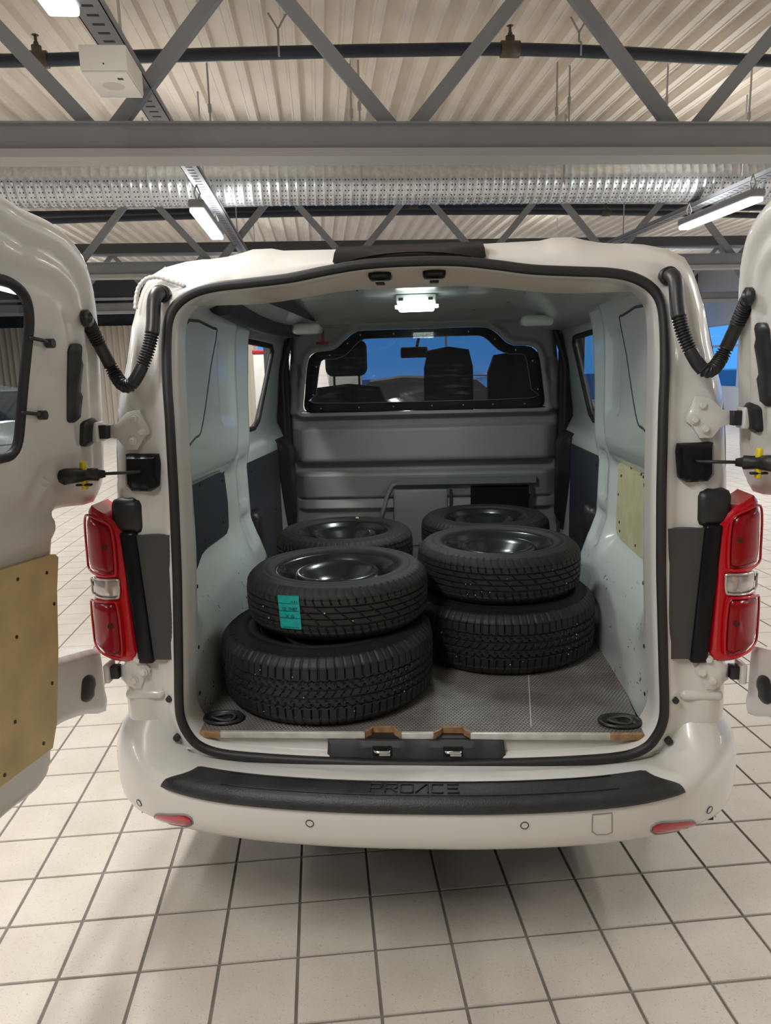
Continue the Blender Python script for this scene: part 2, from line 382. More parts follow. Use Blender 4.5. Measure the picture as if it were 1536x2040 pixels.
# ------------------------------------------------------------------ spiral duct
VD = 8.9; zc = on_v((768, 362), VD)[2]; rd = .245
d = thing('ventilation_duct', 'round galvanised spiral ventilation duct with perforated bands under the ceiling', 'duct', BW(0, VD, zc), world=True)
path = []; rr = []
u = U0
while u < U1:
    path += [BW(u, VD, zc), BW(u+.010, VD, zc), BW(u+.016, VD, zc), BW(u+.094, VD, zc)]; rr += [rd+.006, rd+.006, rd, rd]; u += .1
V, F = sweep(path, rr, 28); mk('duct_tube', V, F, galv, d)
mb = MB(); u = -6.2
holes = []
while u < 6.2:                                   # punched holes, one ring per band
    for k in range(13):
        a = math.radians(188+k*13.2)
        for q in (.036, .072):
            c = np.array((u+q, VD+(rd+.0012)*math.cos(a), zc+(rd+.0012)*math.sin(a))); t1 = np.array((.0058, 0, 0)); t2 = np.array((0, -math.sin(a), math.cos(a)))*.0075
            mb.add([BW(*(c+s*t1+r*t2)) for s, r in ((-1, -1), (1, -1), (1, 1), (-1, 1))], [(0, 1, 2, 3)])
    u += .1
stuff(mb.obj('perforation', mat('duct_hole', (.05, .05, .05), .8), d))
for x in (290, 720, 1128):
    q = on_v((x, 330), VD-.3); MB().tube([BW(q[0], VD-rd-.01, zc-.1), BW(q[0], VD-rd-.01, ZD-.03)], .012, 8).obj('hanger_rod', steell, d)
# ------------------------------------------------------------------ sprinkler pipes
def pipe(pts, r, label, fits, hang, drop=.3):
    t = thing('sprinkler_pipe', label, 'pipe', BW(*pts[len(pts)//2]), world=True)
    V, F = sweep(smoothpath([BW(*p) for p in pts], 6), r, 14); mk('pipe_run', V, F, pipem, t)
    bz = mat('valve_bronze', (.12, .10, .08), .45, metal=.5)
    us = [p[0] for p in pts]
    for u in fits:
        z = np.interp(u, us, [p[2] for p in pts]); v = np.interp(u, us, [p[1] for p in pts])
        o = MB().tube([BW(u-r*1.6, v, z), BW(u+r*1.6, v, z)], r*1.3, 14).tube([BW(u, v, z), BW(u, v, z+r*2)], r*.8, 12).obj('tee_fitting', bz, t, True)
        MB().tube([BW(u, v, z+r*2), BW(u, v, z+r*2.5), BW(u, v, z+r*2.7), BW(u, v, z+r*3.5), BW(u, v, z+r*3.6)], [r*.4, r*.4, r*.25, r*.25, r*.6], 10).obj('sprinkler_head', bz, o)
    for u in hang:
        z = np.interp(u, us, [p[2] for p in pts]); v = np.interp(u, us, [p[1] for p in pts])
        q = MB().tube([BW(u, v-r*1.1, z-r), BW(u, v-r*1.1, z+r), BW(u, v, z+r+.03), BW(u, v, ZD-.16)], .008, 8).tube([BW(u, v, ZD-.17), BW(u-.07, v, ZD-.06)], .008, 8).tube([BW(u, v, ZD-.17), BW(u+.07, v, ZD-.06)], .008, 8)
        q.obj('pipe_hanger', steell, t, True)
VP = 6.3
pts = [tuple(on_v(p, VP)) for p in ((-500, 118), (0, 121), (300, 112), (640, 103), (800, 100), (1010, 98), (1250, 106), (1536, 121), (2000, 125))]
pipe(pts, .047, 'dark blue sprinkler pipe crossing between the truss diagonals and the ribbed deck', [on_v((75, 118), VP)[0], on_v((1016, 98), VP)[0]], [on_v((556, 105), VP)[0], on_v((1153, 103), VP)[0]])
VP = 12.3
pts = [tuple(on_v(p, VP)) for p in ((-450, 428), (96, 427), (800, 413), (1536, 414), (1760, 416))]
pipe(pts, .05, 'dark sprinkler pipe behind the duct, upper of two close together', [on_v((823, 412), VP)[0]], [on_v((590, 418), VP)[0]])
pts = [tuple(on_v(p, VP-.4)) for p in ((-450, 458), (105, 440), (420, 430), (800, 423), (1200, 423), (1536, 430), (1760, 436))]
pipe(pts, .045, 'dark sprinkler pipe behind the duct, lower of two close together', [on_v((1207, 420), VP-.4)[0]], [])
# small threaded drop rods with nuts along the deck
for i, (x, y) in enumerate(((418, 220), (700, 230), (716, 215), (1109, 225), (1134, 205), (1328, 205), (1492, 235))):
    q = on_v((x, y), 7.2)
    tag(MB().tube([BW(q[0], 7.2, q[2]-.35), BW(q[0], 7.2, ZD-.04)], .009, 8).tube([BW(q[0], 7.2, q[2]-.02), BW(q[0], 7.2, q[2]+.05)], .017, 6).obj('threaded_rod', steell), 'thin threaded rod with a nut dropping from the ribbed deck', 'rod', 'threaded rods hanging under the deck')
# ------------------------------------------------------------------ cable trays with batten lights
def tray(u, z, v0, v1, label):
    t = thing('cable_tray', label, 'cable tray', BW(u, (v0+v1)/2, z), world=True)
    mb = MB(); mb.box((u-.075, v0, z), (u+.075, v1, z+.006), BW).box((u-.075, v0, z), (u-.069, v1, z+.045), BW).box((u+.069, v0, z), (u+.075, v1, z+.045), BW); mb.obj('rail', steelg, t)
    mb = MB(); v = v0+.1
    while v < v1: mb.box((u-.03, v, z-.0015), (u+.03, v+.022, z), BW); v += .1
    stuff(mb.obj('slot', mat('slot_dark', (.03, .03, .035), .7), t))
    v = v0+.6
    while v < v1: MB().tube([BW(u, v, z), BW(u, v, ZD-.03)], .009, 8).obj('hanger_rod', steell, t); v += 3.1
LZ = 3.37
def batten(u, v0, v1, z, label, group=None):
    t = thing('ceiling_light', label, 'light', BW(u, (v0+v1)/2, z), group=group, world=True)
    T = lambda a, b, c: BW(u+a, b, z+c)
    rbox('housing', (-.075, v0, .02), (.075, v1, .10), .02, mat('lamp_housing', (.30, .31, .33), .4), t, T)
    rbox('diffuser', (-.066, v0+.02, -.02), (.066, v1-.02, .025), .015, tube, t, T)
    for v in (v0+.12, v1-.12): MB().tube([T(0, v, .10), T(-.03, v, .17), T(0, v, .25)], .008, 8).tube([T(0, v, .10), T(.03, v, .17), T(0, v, .25)], .008, 8).obj('wire_hook', steell, t, True)
    ld = bpy.data.lights.new('batten_glow', 'AREA'); ld.shape = 'RECTANGLE'; ld.size = .13; ld.size_y = v1-v0-.05; ld.energy = LAMP_W; ld.color = (1, .98, .95); ld.spread = math.radians(175)
    lo = bpy.data.objects.new('batten_glow', ld); C.objects.link(lo); lo.parent = t; lo.matrix_parent_inverse = Matrix.Translation(t.location).inverted()
    lo.location = BW(u, (v0+v1)/2, z-.03); lo.rotation_euler = (0, 0, BETA)
    l2 = ld.copy(); l2.energy = LAMP_W*.19; o2 = bpy.data.objects.new('deck_fill_light', l2); C.objects.link(o2); o2.parent = t; o2.matrix_parent_inverse = Matrix.Translation(t.location).inverted()  # added upward fill that brightens the deck; the battens shine down only
    o2.location = BW(u, (v0+v1)/2, z+.11); o2.rotation_euler = (math.pi, 0, -BETA)
ul = on_z((324, 250), LZ)[0]; ur = on_z((1400, 408), LZ)[0]
tray(ul, LZ, -2, V1-1, 'grey slotted cable tray running forward over the loudspeaker box')
tray(ur, LZ, -2, V1-1, 'grey slotted cable tray running forward beyond the right rear door')
zl = LZ-.27
vv = (on_z((398, 418), zl)[1], on_z((440, 481), zl)[1]); batten(on_z((415, 450), zl)[0], vv[0], vv[0]+1.5, zl, 'lit batten lamp hanging below the round duct over the van roof corner')
ul2 = on_z((415, 450), zl)[0]
vr = on_z((1500, 396), zl)[1]; batten(on_z((1430, 428), zl)[0], vr, vr+1.5, zl, 'lit batten lamp under the tray beside the right rear door')
ur2 = on_z((1430, 428), zl)[0]
v1 = on_z((125, 30), zl)[1]; batten(on_z((125, 20), zl)[0], v1-1.5, v1, zl, 'lit batten lamp under the tray next to the loudspeaker box')
G = 'batten lamps elsewhere in the hall'
for u in (ul2, ur2, ul2-4.2, ur2+4.2):
    for v in (-3.6, -.6, 2.2, 5.6, 9.0, 13.0, 17.0):
        if u == ul2 and v in (2.2, 9.0): continue
        if u == ur2 and v in (5.6, 9.0): continue
        if u == ul2 and v == 5.6: continue
        if v < -1: continue
        batten(u, v, v+1.5, zl, 'lit batten lamp in one of the hall rows', G)
# ------------------------------------------------------------------ loudspeaker box under the tray
q = on_v((155, 88), 4.05); q2 = on_v((250, 88), 4.05); w = q2[0]-q[0]
t = thing('ceiling_loudspeaker', 'white box loudspeaker hanging under the grey cable tray', 'loudspeaker', BW(q[0], 4.05, q[2]), world=True)
T = lambda a, b, c: BW(q[0]+a, 4.05+b, q[2]+c)
hb = on_v((155, 140), 4.05)[2]-q[2]
rbox('cabinet', (0, 0, hb), (w, .34, 0), .004, whitep, t, T); rbox('front_baffle', (.004, .004, hb-.012), (w-.004, .336, hb), .004, whitep, t, T)
mb = MB()
mb.add([T(w*.5+.055*math.cos(a), .17+.055*math.sin(a), hb-.0125) for a in [2*math.pi*k/24 for k in range(24)]], [tuple(range(24))])
mb.obj('grille', mat('grille_grey', (.60, .59, .56), .7), t); rbox('badge', (w*.70, .06, hb-.0135), (w*.82, .085, hb-.012), .0005, blackp, t, T)
MB().disc(T(w*.5, -.001, hb+.03), (sb, -cb, 0), .004, .002).obj('screw', blackp, t)
# ------------------------------------------------------------------ curtains, partition, cars, plant further back
def curtain_obj(a, b, z0, z1, label, amp=.05, wl=.16):
    a, b = np.array(a, float), np.array(b, float); L = np.linalg.norm(b-a); d = (b-a)/L; nn = np.array((-d[1], d[0])); N = int(L/.02); V = []
    for i in range(N+1):
        s = L*i/N; off = amp*math.sin(2*math.pi*s/wl)+.35*amp*math.sin(2*math.pi*s/(wl*2.7)+1)
        c = a+d*s+nn*off
        for z in (z0, z1): V.append(BW(c[0], c[1], z))
    F = [(2*i, 2*i+2, 2*i+3, 2*i+1) for i in range(N)]
    V2 = V+[(x+.004, y-.004, z) for x, y, z in V]; n = len(V); F2 = F+[tuple(k+n for k in f[::-1]) for f in F]
    o = mk('curtain', V2, F2, curtain); return tag(o, label, 'curtain')
curtain_obj((U0+.25, 7.0), (U0+.25, 12.0), .05, 3.0, 'long beige curtain hanging along the glazed side wall, beyond the left rear door')
curtain_obj((U0+.25, 15.0), (U0+.25, 21.6), .05, 3.0, 'beige curtain in the hall corner, seen between the open door and the van')
curtain_obj((U0+.3, V1-.3), (-4.3, V1-.3), .05, 3.0, 'beige curtain drawn across the far glazing beside the white display panel')
bq = on_v((508, 760), 9.2); ztop = on_v((520, 697), 9.2)[2]
t = thing('display_panel', 'white display panel with a red top edge standing ahead of the van', 'panel', BW(bq[0], 9.2, 0), BETA)
rbox('board', (0, -.05, .05), (1.3, .05, ztop-.05), .01, whitep, t); rbox('top_edge', (-.01, -.06, ztop-.05), (1.31, .06, ztop), .01, redp, t); rbox('foot', (.1, -.25, 0), (.2, .25, .05), .01, steelg, t); rbox('foot', (1.1, -.25, 0), (1.2, .25, .05), .01, steelg, t)
ca, cb_ = on_v((484, 760), 10.2), on_v((516, 760), 10.2)
curtain_obj((ca[0], 10.2), (cb_[0], 10.2), .0, 2.7, 'narrow beige curtain strip hanging just behind the white display panel', .03, .09)
def car(loc, rz, col, label):
    t = thing('parked_car', label, 'car', loc, rz)
    body = mat('car_'+label.split()[0], col, .25, metal=.4, coat=1); L = 4.3
    ys = [-2.15, -2.05, -1.6, -1.1, -.4, .3, .9, 1.5, 2.0, 2.12]
    sec = {'bot': [.45, .3, .25, .22, .22, .22, .22, .25, .3, .42], 'belt': [.72, .9, .96, .97, .95, .93, .9, .84, .74, .62], 'w': [.62, .78, .86, .89, .9, .9, .89, .86, .76, .6]}
    V = []; F = []
    for i, y in enumerate(ys):
        b, bl, w = sec['bot'][i], sec['belt'][i], sec['w'][i]
        for x, z in ((-w*.85, b), (-w, b+.15), (-w, (b+bl)/2), (-w*.93, bl), (0, bl+.04), (w*.93, bl), (w, (b+bl)/2), (w, b+.15), (w*.85, b)): V.append((x, y, z))
    m = 9
    for i in range(len(ys)-1):
        for k in range(m): F.append((i*m+k, i*m+(k+1) % m, (i+1)*m+(k+1) % m, (i+1)*m+k))
    F += [tuple(range(m)), tuple((len(ys)-1)*m+k for k in range(m))[::-1]]
    o = mk('car_body', V, F, body, t); sharp(o, 35)
    cy = [(-1.95, .93, .80), (-1.35, 1.40, .66), (-.2, 1.46, .66), (.35, 1.40, .64), (1.15, .90, .80)]
    V = []; F = []
    for y, z, w in cy: V += [(-w, y, z), (w, y, z)]
    V += [(-.80, -1.9, .92), (.80, -1.9, .92), (-.80, 1.1, .88), (.80, 1.1, .88)]
    roof = mk('roof', [(-.66, -1.35, 1.40), (.66, -1.35, 1.40), (.66, -.2, 1.46), (-.66, -.2, 1.46), (-.64, .35, 1.40), (.64, .35, 1.40), (-.6, -1.35, 1.43), (.6, -1.35, 1.43), (.6, -.2, 1.49), (-.6, -.2, 1.49), (-.58, .35, 1.43), (.58, .35, 1.43)],
              [(0, 1, 2, 3), (3, 2, 5, 4), (6, 9, 8, 7), (9, 10, 11, 8), (0, 6, 7, 1), (1, 7, 8, 2), (2, 8, 11, 5), (5, 11, 10, 4), (4, 10, 9, 3), (3, 9, 6, 0)], body, t, False)
    g = mat('car_glass', (.02, .03, .04), .05, coat=1)
    mk('windscreen', [(-.64, .35, 1.40), (.64, .35, 1.40), (.80, 1.15, .90), (-.80, 1.15, .90)], [(0, 1, 2, 3)], g, t, False)
    mk('rear_window', [(-.66, -1.35, 1.40), (.66, -1.35, 1.40), (.80, -1.95, .93), (-.80, -1.95, .93)], [(0, 3, 2, 1)], g, t, False)
    for s in (-1, 1): mk('side_window', [(s*.80, -1.95, .93), (s*.66, -1.35, 1.40), (s*.66, -.2, 1.46), (s*.64, .35, 1.40), (s*.80, 1.15, .90)], [(0, 1, 2, 3, 4)], g, t, False)
    for x in (-.8, .8):
        for y in (-1.3, 1.35):
            V, F = lathe([(.12, -.09), (.21, -.1), (.30, -.1), (.32, -.07), (.32, .07), (.30, .1), (.21, .1), (.12, .09), (.01, .07), (.01, -.07), (.12, -.09)], 24)
            mk('road_wheel', [(x+c, y+a, .32+b) for a, b, c in V], F, tyrem2, t)
    for s in (-1, 1):
        rbox('headlamp', (s*.62-.14, 1.93, .60), (s*.62+.14, 2.06, .73), .03, clearl, t); rbox('tail_lamp', (s*.66-.10, -2.12, .70), (s*.66+.10, -2.0, .86), .03, redd, t)
        rbox('wing_mirror', (s*.96-.09, .80, .92), (s*.96+.09, .92, 1.05), .03, body, t)
cq = on_z((-70, 850), .8)
car(BW(cq[0], cq[1], 0), BETA+.75, (.55, .57, .58), 'silver parked car standing beyond the left rear door near the curtains')
car(BW(on_v((800, 760), 12.2)[0], 12.2, 0), BETA+1.2, (.70, .72, .74), 'white parked car ahead of the van by the far glazing')
car(BW(on_v((985, 760), 15.5)[0], 15.5, 0), BETA+2.9, (.10, .11, .13), 'dark grey parked car ahead of the van, beside the white one')
t = thing('reception_counter', 'dark counter holding a potted plant, right of the van ahead', 'counter', BW(*WB(on((1190, 850), 1, 9.5))[:2], 0), BETA)
rbox('counter_body', (-.9, -.35, 0), (.9, .35, 1.05), .01, mat('counter_dark', (.03, .03, .035), .4), t); rbox('counter_top', (-.95, -.4, 1.05), (.95, .4, 1.09), .008, steelg, t)
pl = thing('potted_plant', 'green leafy potted plant on the dark counter', 'plant', tuple(np.array(t.location)+np.array((-.45, 0, 1.09))), 0)
V, F = lathe([(.0, 0), (.09, 0), (.12, .2), (.11, .2), (.1, .17), (0, .17)], 20); mk('pot', V, F, whitep, pl)
leaf = mat('leaf_green', (.05, .16, .05), .5)
for k in range(16):
    a = k*2.4; r = .12+.16*random.random(); hgt = .25+.3*random.random(); c, s_ = math.cos(a), math.sin(a)
    V = []
    for i in range(6): 
        tt = i/5; x = r*tt**1.3; z = .17+hgt*math.sin(tt*1.9); wd = .035*math.sin(math.pi*min(1, tt*.95+.05))
        V += [(x*c-wd*s_, x*s_+wd*c, z), (x*c, x*s_, z-.008), (x*c+wd*s_, x*s_-wd*c, z)]
    mk('leaf', V, [f for i in range(5) for f in ((3*i, 3*i+1, 3*i+4, 3*i+3), (3*i+1, 3*i+2, 3*i+5, 3*i+4))], leaf, pl)
# ================================================================== THE VAN
van = thing('van', 'white panel van with both rear doors open and wheels stacked in its cargo bay', 'van', (0, 3.9, 0), world=True)
def relean(P, y0, ofs): 
    out = []
    for x, z in P:
        zz = z
        for _ in range(5): y1 = float(Yr(zz))+ofs; k = y1/y0; zz = 1.57+(z-1.57)*k
        out.append((x*k, zz))
    return out
def mirror(P): return list(P)+[(-x, z) for x, z in P[::-1] if abs(x) > 1e-6]
OUT = relean([(0, 1.882), (.2, 1.882), (.33, 1.884), (.36, 1.890), (.41, 1.890), (.44, 1.882), (.48, 1.874), (.587, 1.864), (.647, 1.851), (.69, 1.829), (.712, 1.795), (.727, 1.76), (.748, 1.70), (.77, 1.61), (.80, 1.51), (.81, 1.46), (.821, 1.388), (.831, 1.243), (.845, 1.0), (.857, .784), (.86, .62), (.86, .46)], 1.93, .06)
SEALH = relean([(0, 1.823), (.11, 1.820), (.2, 1.809), (.29, 1.795), (.39, 1.787), (.47, 1.781), (.525, 1.769), (.567, 1.745), (.592, 1.710), (.603, 1.65), (.609, 1.55), (.61, 1.45), (.615, 1.25), (.622, 1.08), (.63, .95), (.640, .80), (.647, .70), (.646, .65), (.632, .608), (.602, .57), (.54, .546), (.41, .533), (.23, .524), (0, .517)], 1.83, 0)
def closed2(h, n=6): return [tuple(p) for p in smoothpath(mirror(h), n, True)]
SEAL = closed2(SEALH, 5)
outl = mirror(OUT+[(0, .46)])
def frame_y(x, z, d, dh):
    up = np.where(z > .55, 1, 0)
    return Yr(z)+.095*np.clip(1-d/.075, 0, 1)**2*up+.022*sst(dh, .016, .05)-.010*sst(dh, .07, .10)*(np.abs(x) > .55)+.008*sst(dh, .085, .1)*sst(z, 1.48, 1.45)*sst(z, 1.28, 1.31)+.007*sst(d, .062, .070)*sst(d, .092, .080)*sst(z, .9, .95)
rf = sheet('rear_frame', outl, [SEAL], .013, lambda x, z, d, dh: (x, frame_y(x, z, d, dh), z), paint, van, edge=.012)
S3 = np.array([(x, float(Yr(z))-.004, z) for x, z in SEAL])
V, F = sweep(S3, .0125, 10, True, flat=(1, 1)); mk('door_seal', V, F, rubber, rf)
def ringoff(P, k):
    P = np.array(P); T = np.roll(P, -1, 0)-np.roll(P, 1, 0); T /= np.linalg.norm(T, axis=1)[:, None]+1e-9; N = np.stack([-T[:, 1], T[:, 0]], -1)
    if ((P+N*.01)**2).sum() < 0: pass
    c = P.mean(0); s = np.sign(((c-P)*N).sum(1)).sum(); return P+N*k*np.sign(s)
R0 = ringoff(SEAL, .004); R1 = ringoff(SEAL, .012); R2 = ringoff(SEAL, .010); V = []; n = len(SEAL)
for Rr, oy in ((R0, .0), (R1, .008), (R1, .05), (R2, .11)): V += [(x, float(Yr(z))+oy, z) for x, z in Rr]
mk('inner_flange', V, [(k*n+i, k*n+(i+1) % n, (k+1)*n+(i+1) % n, (k+1)*n+i) for k in range(3) for i in range(n)], paint, rf)
# gloss-black high brake lamp strip in the header
zt = itp(0, [(0, 1.885)])
topz = OUT[0][1]
bl = [(-.188, topz-.004), (.188, topz-.004), (.192, 1.842)]+[(x, 1.862-.028*(x/.19)**2) for x in np.linspace(.17, -.17, 9)]+[(-.192, 1.842)]
sheet('high_brake_lamp', bl, [], .02, lambda x, z, d, dh: (x, Yr(z)-.006+.07*np.clip(1-(topz-z)/.05, 0, 1)**2, z), blackg, van, back=(0, .02, 0))
# header pieces with the upper lock strikers
hy = [(1.945, 1.826), (2.02, 1.812), (2.10, 1.792), (2.125, 1.795), (2.14, 1.845)]
V = []; X = np.linspace(-.6, .6, 41)
for y, z in hy: V += [(x, y, z-.03*sst(abs(x), .12, .45)*(1 if z < 1.84 else 0)) for x in X]
n = len(X); hd = mk('header_panel', V, [(k*n+i, k*n+i+1, (k+1)*n+i+1, (k+1)*n+i) for k in range(len(hy)-1) for i in range(n-1)], mat('beige_paint', (.66, .58, .49), .3, coat=.4), van)
for px in (757, 865):
    q = on((px, 545.5 if px < 800 else 541.5), 1, 2.0); x, z = q[0], q[2]
    st = rbox('upper_striker', (x-.030, 1.975, z-.016), (x+.030, 2.03, z+.016), .008, blackg, van)
    rbox('striker_bar', (x-.020, 1.962, z-.012), (x+.020, 1.98, z-.004), .003, blackp, st); rbox('slot', (x-.012, 1.985, z-.026), (x+.012, 2.03, z-.022), .002, blackp, st)
# ------------------------------------------------------------------ outer skin
XO = sorted([(z, x) for x, z in OUT if x > .6])
def side_x(y, z):
    full = itp(z, [(.28, .85), (.5, .885), (.9, .897), (1.1, .888), (1.25, .868), (1.4, .842), (1.6, .795), (1.75, .757), (1.83, .715), (1.87, .68)])
    xo = itp(z, XO); k = sst(y, 1.93, 2.15); f = 1-.14*sst(y, 5.6, 6.4)-.02*sst(y, 4.8, 5.6); return (xo*(1-k)+full*k)*f
def arch(yc, r, n=12): return [(yc-r*math.cos(math.pi*k/n), .30+r*math.sin(math.pi*k/n)) for k in range(n+1)]
bodyo = [(1.93, .30)]+arch(2.75, .37)+arch(5.55, .37)+[(6.38, .30), (6.42, .75), (6.25, 1.0), (5.65, 1.17), (4.95, 1.74), (4.78, 1.865)]+[(float(Yr(z))+.113, z) for z in np.linspace(1.865, .5, 26)]
swin = [(2.98, 1.31), (3.62, 1.31), (3.70, 1.33), (3.85, 1.66), (3.80, 1.705), (2.98, 1.715)]
cwin = [(4.35, 1.26), (5.35, 1.22), (4.98, 1.56), (4.78, 1.70), (4.35, 1.72)]
for s in (-1, 1):
    o = sheet('body_side', bodyo, [swin, cwin], .07, lambda y, z, d, dh: (s*side_x(y, z), y, z), paint, van, edge=.05)
    sheet('cab_window', cwin, [], .2, lambda y, z, d, dh: (s*(side_x(y, z)-.006), y, z), pane, o)
    m_ = [(4.15, 1.15)]
    MB().bar((s*.905, 2.2, .95), (s*.905, 5.0, .95), .012, .05).obj('rub_strip', blackp, o)
sheet('roof', [(-.72, 2.02), (.72, 2.02), (.70, 4.8), (-.70, 4.8)], [], .06, lambda x, y, d, dh: (x, y, 1.882-.012*(x/.5)**2-.04*sst(np.abs(x), .5, .72)-.02*sst(y, 2.2, 2.0)), paint, van)
mk('bonnet', [(-.70, 5.6, 1.17), (.70, 5.6, 1.17), (.72, 6.2, 1.03), (-.72, 6.2, 1.03), (-.74, 6.4, .78), (.74, 6.4, .78), (-.76, 6.38, .3), (.76, 6.38, .3)], [(0, 1, 2, 3), (3, 2, 5, 4), (4, 5, 7, 6)], paint, van, False)
mk('windscreen', [(-.66, 4.80, 1.86), (.66, 4.80, 1.86), (.70, 5.62, 1.17), (-.70, 5.62, 1.17)], [(0, 1, 2, 3)], pane, van, False)
MB().box((-.84, 1.95, .28), (.84, 6.3, .32)).box((-.6, 1.86, .32), (.6, 2.3, .50)).obj('underbody_light_block', blackp, van)  # unseen dark plate closing the underside, added to block light under the van
# ------------------------------------------------------------------ bumper
BP = [(0, 1.607), (.15, 1.609), (.30, 1.619), (.45, 1.638), (.58, 1.668), (.68, 1.705), (.76, 1.750), (.82, 1.805), (.858, 1.87), (.876, 1.95), (.884, 2.05), (.885, 2.16)]
pl_ = smoothpath([(x, y, 0) for x, y in [(-a, b) for a, b in BP[::-1]][:-1]+BP], 6)
PLN = np.array(pl_)[:, :2]
Tn = np.gradient(PLN, axis=0); Tn /= np.linalg.norm(Tn, axis=1)[:, None]; INW = np.stack([-Tn[:, 1], Tn[:, 0]], -1)
rowsT = [0, .12, .25, .36, .44, .5, .55, .6, .68, .76, .84, .90, .95, 1.0]
def bprof(t, c):   # (inset, z) for centre and corner, blended by c
    n0 = itp(t, [(0, .20), (.25, .13), (.36, .07), (.44, .03), (.5, .011), (.55, .002), (.6, 0), (.76, .004), (.84, .010), (.9, .022), (.95, .045), (1, .10)])
    z0 = itp(t, [(0, .527), (.12, .528), (.25, .545), (.36, .546), (.44, .543), (.5, .533), (.55, .515), (.6, .497), (.76, .445), (.84, .418), (.9, .402), (.95, .392), (1, .388)])
    z1 = itp(t, [(0, .690), (.12, .690), (.25, .675), (.36, .640), (.44, .605), (.5, .575), (.55, .545), (.6, .515), (.76, .446), (.84, .420), (.9, .402), (.95, .390), (1, .386)])
    return n0, z0*(1-c)+z1*c
def bsurf(i, t, out=0):
    c = float(sst(abs(PLN[i][0]), .675, .83)); c2 = float(sst(abs(PLN[i][0]), .5, .9)); w_ = float(sst(t, .38, .62)); n0, z = bprof(t, c*(1-w_)+c2*w_)
    n0 = n0*(1-.25*c); p = PLN[i]+INW[i]*(n0-out*(.3+.7*float(sst(t, .4, .55)))); return (p[0], p[1], float(z)+out*(1-float(sst(t, .45, .6))))
NB = len(PLN); V = [bsurf(i, t) for t in rowsT for i in range(NB)]
bump = mk('bumper', V, [(k*NB+i, k*NB+i+1, (k+1)*NB+i+1, (k+1)*NB+i) for k in range(len(rowsT)-1) for i in range(NB-1)], paint, van)
# step pad
xs = PLN[:, 0]
def bs(x, t, out=0):
    i = int(np.clip(np.searchsorted(xs, x), 1, NB-1)); k = (x-xs[i-1])/(xs[i]-xs[i-1]); return np.array(bsurf(i-1, t, out))*(1-k)+np.array(bsurf(i, t, out))*k
ts = [.335, .34, .355, .385, .42, .45, .475, .50, .52, .54, .555, .56]; V = []; XN = 65
for j, t in enumerate(ts):
    w = .612+.056*float(sst(t, .335, .56)); o_ = .001 if j in (0, len(ts)-1) else (.007 if j in (1, len(ts)-2) else .010)
    V += [bs(w*(2*i/(XN-1)-1), t, o_ if 0 < i < XN-1 else .001) for i in range(XN)]
pad = mk('step_pad', V, [(k*XN+i, k*XN+i+1, (k+1)*XN+i+1, (k+1)*XN+i) for k in range(len(ts)-1) for i in range(XN-1)], padm, bump)
for t in (.357, .455):
    V, F = sweep([bs(x, t, .0112) for x in np.linspace(-.5, .5, 40)], .0016, 6); mk('moulded_line', V, F, padm, pad)
# raised lettering on the pad
A0, A1 = on((737, 1578), 1, 1.65)[0], on((923, 1578), 1, 1.65)[0]; cw = (A1-A0)/6
GL = {'P': [[(0, 0), (0, 1), (.75, 1), (.8, .9), (.8, .55), (.7, .45), (0, .45)]], 'R': [[(0, 0), (0, 1), (.75, 1), (.8, .9), (.8, .55), (.7, .45), (0, .45)], [(.4, .45), (.85, 0)]],
      'O': [[(.1, 0), (0, .1), (0, .9), (.1, 1), (.75, 1), (.85, .9), (.85, .1), (.75, 0), (.1, 0)]], 'A': [[(-.05, 0), (.7, 1), (.82, 1), (.82, 0)]], 'C': [[(.82, 1), (.1, 1), (0, .9), (0, .1), (.1, 0), (.82, 0)]],
      'E': [[(.82, 1), (0, 1)], [(0, .5), (.75, .5)], [(.82, 0), (0, 0)]]}
for k, ch in enumerate('PROACE'):
    mb = MB()
    for st in GL[ch]:
        P = [bs(A0+(k+a*.92)*cw, .437-.062*b, .0118) for a, b in resample(np.array(st), .12, False)]
        mb.tube(P, .0021, 6)
    mb.obj('raised_letter', padm, pad, True)
# reflectors, sensors, towing-eye cover
def bpix(p):
    q = on(p, 1, 1.7)
    for _ in range(25):
        x = q[0]; i = int(np.clip(np.searchsorted(xs, x), 1, NB-1)); best = min(np.linspace(.5, 1, 60), key=lambda t: abs(np.array(proj(bs(x, t)))[1]-p[1])); b = bs(x, best); q = on(p, 1, b[1])
    return q[0], best
refl = mat('red_reflector', (.42, .004, .02), .12, coat=1)
for s, a, b, zz in ((-1, 308, 383, (1636, 1640)), (1, 1386, 1298, (1650, 1656))):
    xa, ta = bpix((a, zz[0])); xb, tb = bpix((b, zz[1])); N = 13; V = []
    for k in range(N):
        f = k/(N-1); hh = .055*(1-(2*f-1)**6*.65)
        x = xa+(xb-xa)*f; t = ta+(tb-ta)*f-.03
        V += [bs(x, t-hh*1.1, .0005), bs(x, t-hh*.6, .006), bs(x, t+hh*.6, .006), bs(x, t+hh*1.1, .0005)]
    r = mk('reflector', V, [(4*i+j, 4*i+4+j, 4*i+5+j, 4*i+1+j) for i in range(N-1) for j in range(3)], refl, bump)
    mb = MB(); mb.tube([V[4*i] for i in range(N)]+[V[4*(N-1)+3]]+[V[4*i+3] for i in range(N-1, -1, -1)], .003, 6, True); mb.obj('reflector_surround', mat('grey_gap', (.25, .24, .23), .6), bump, True)
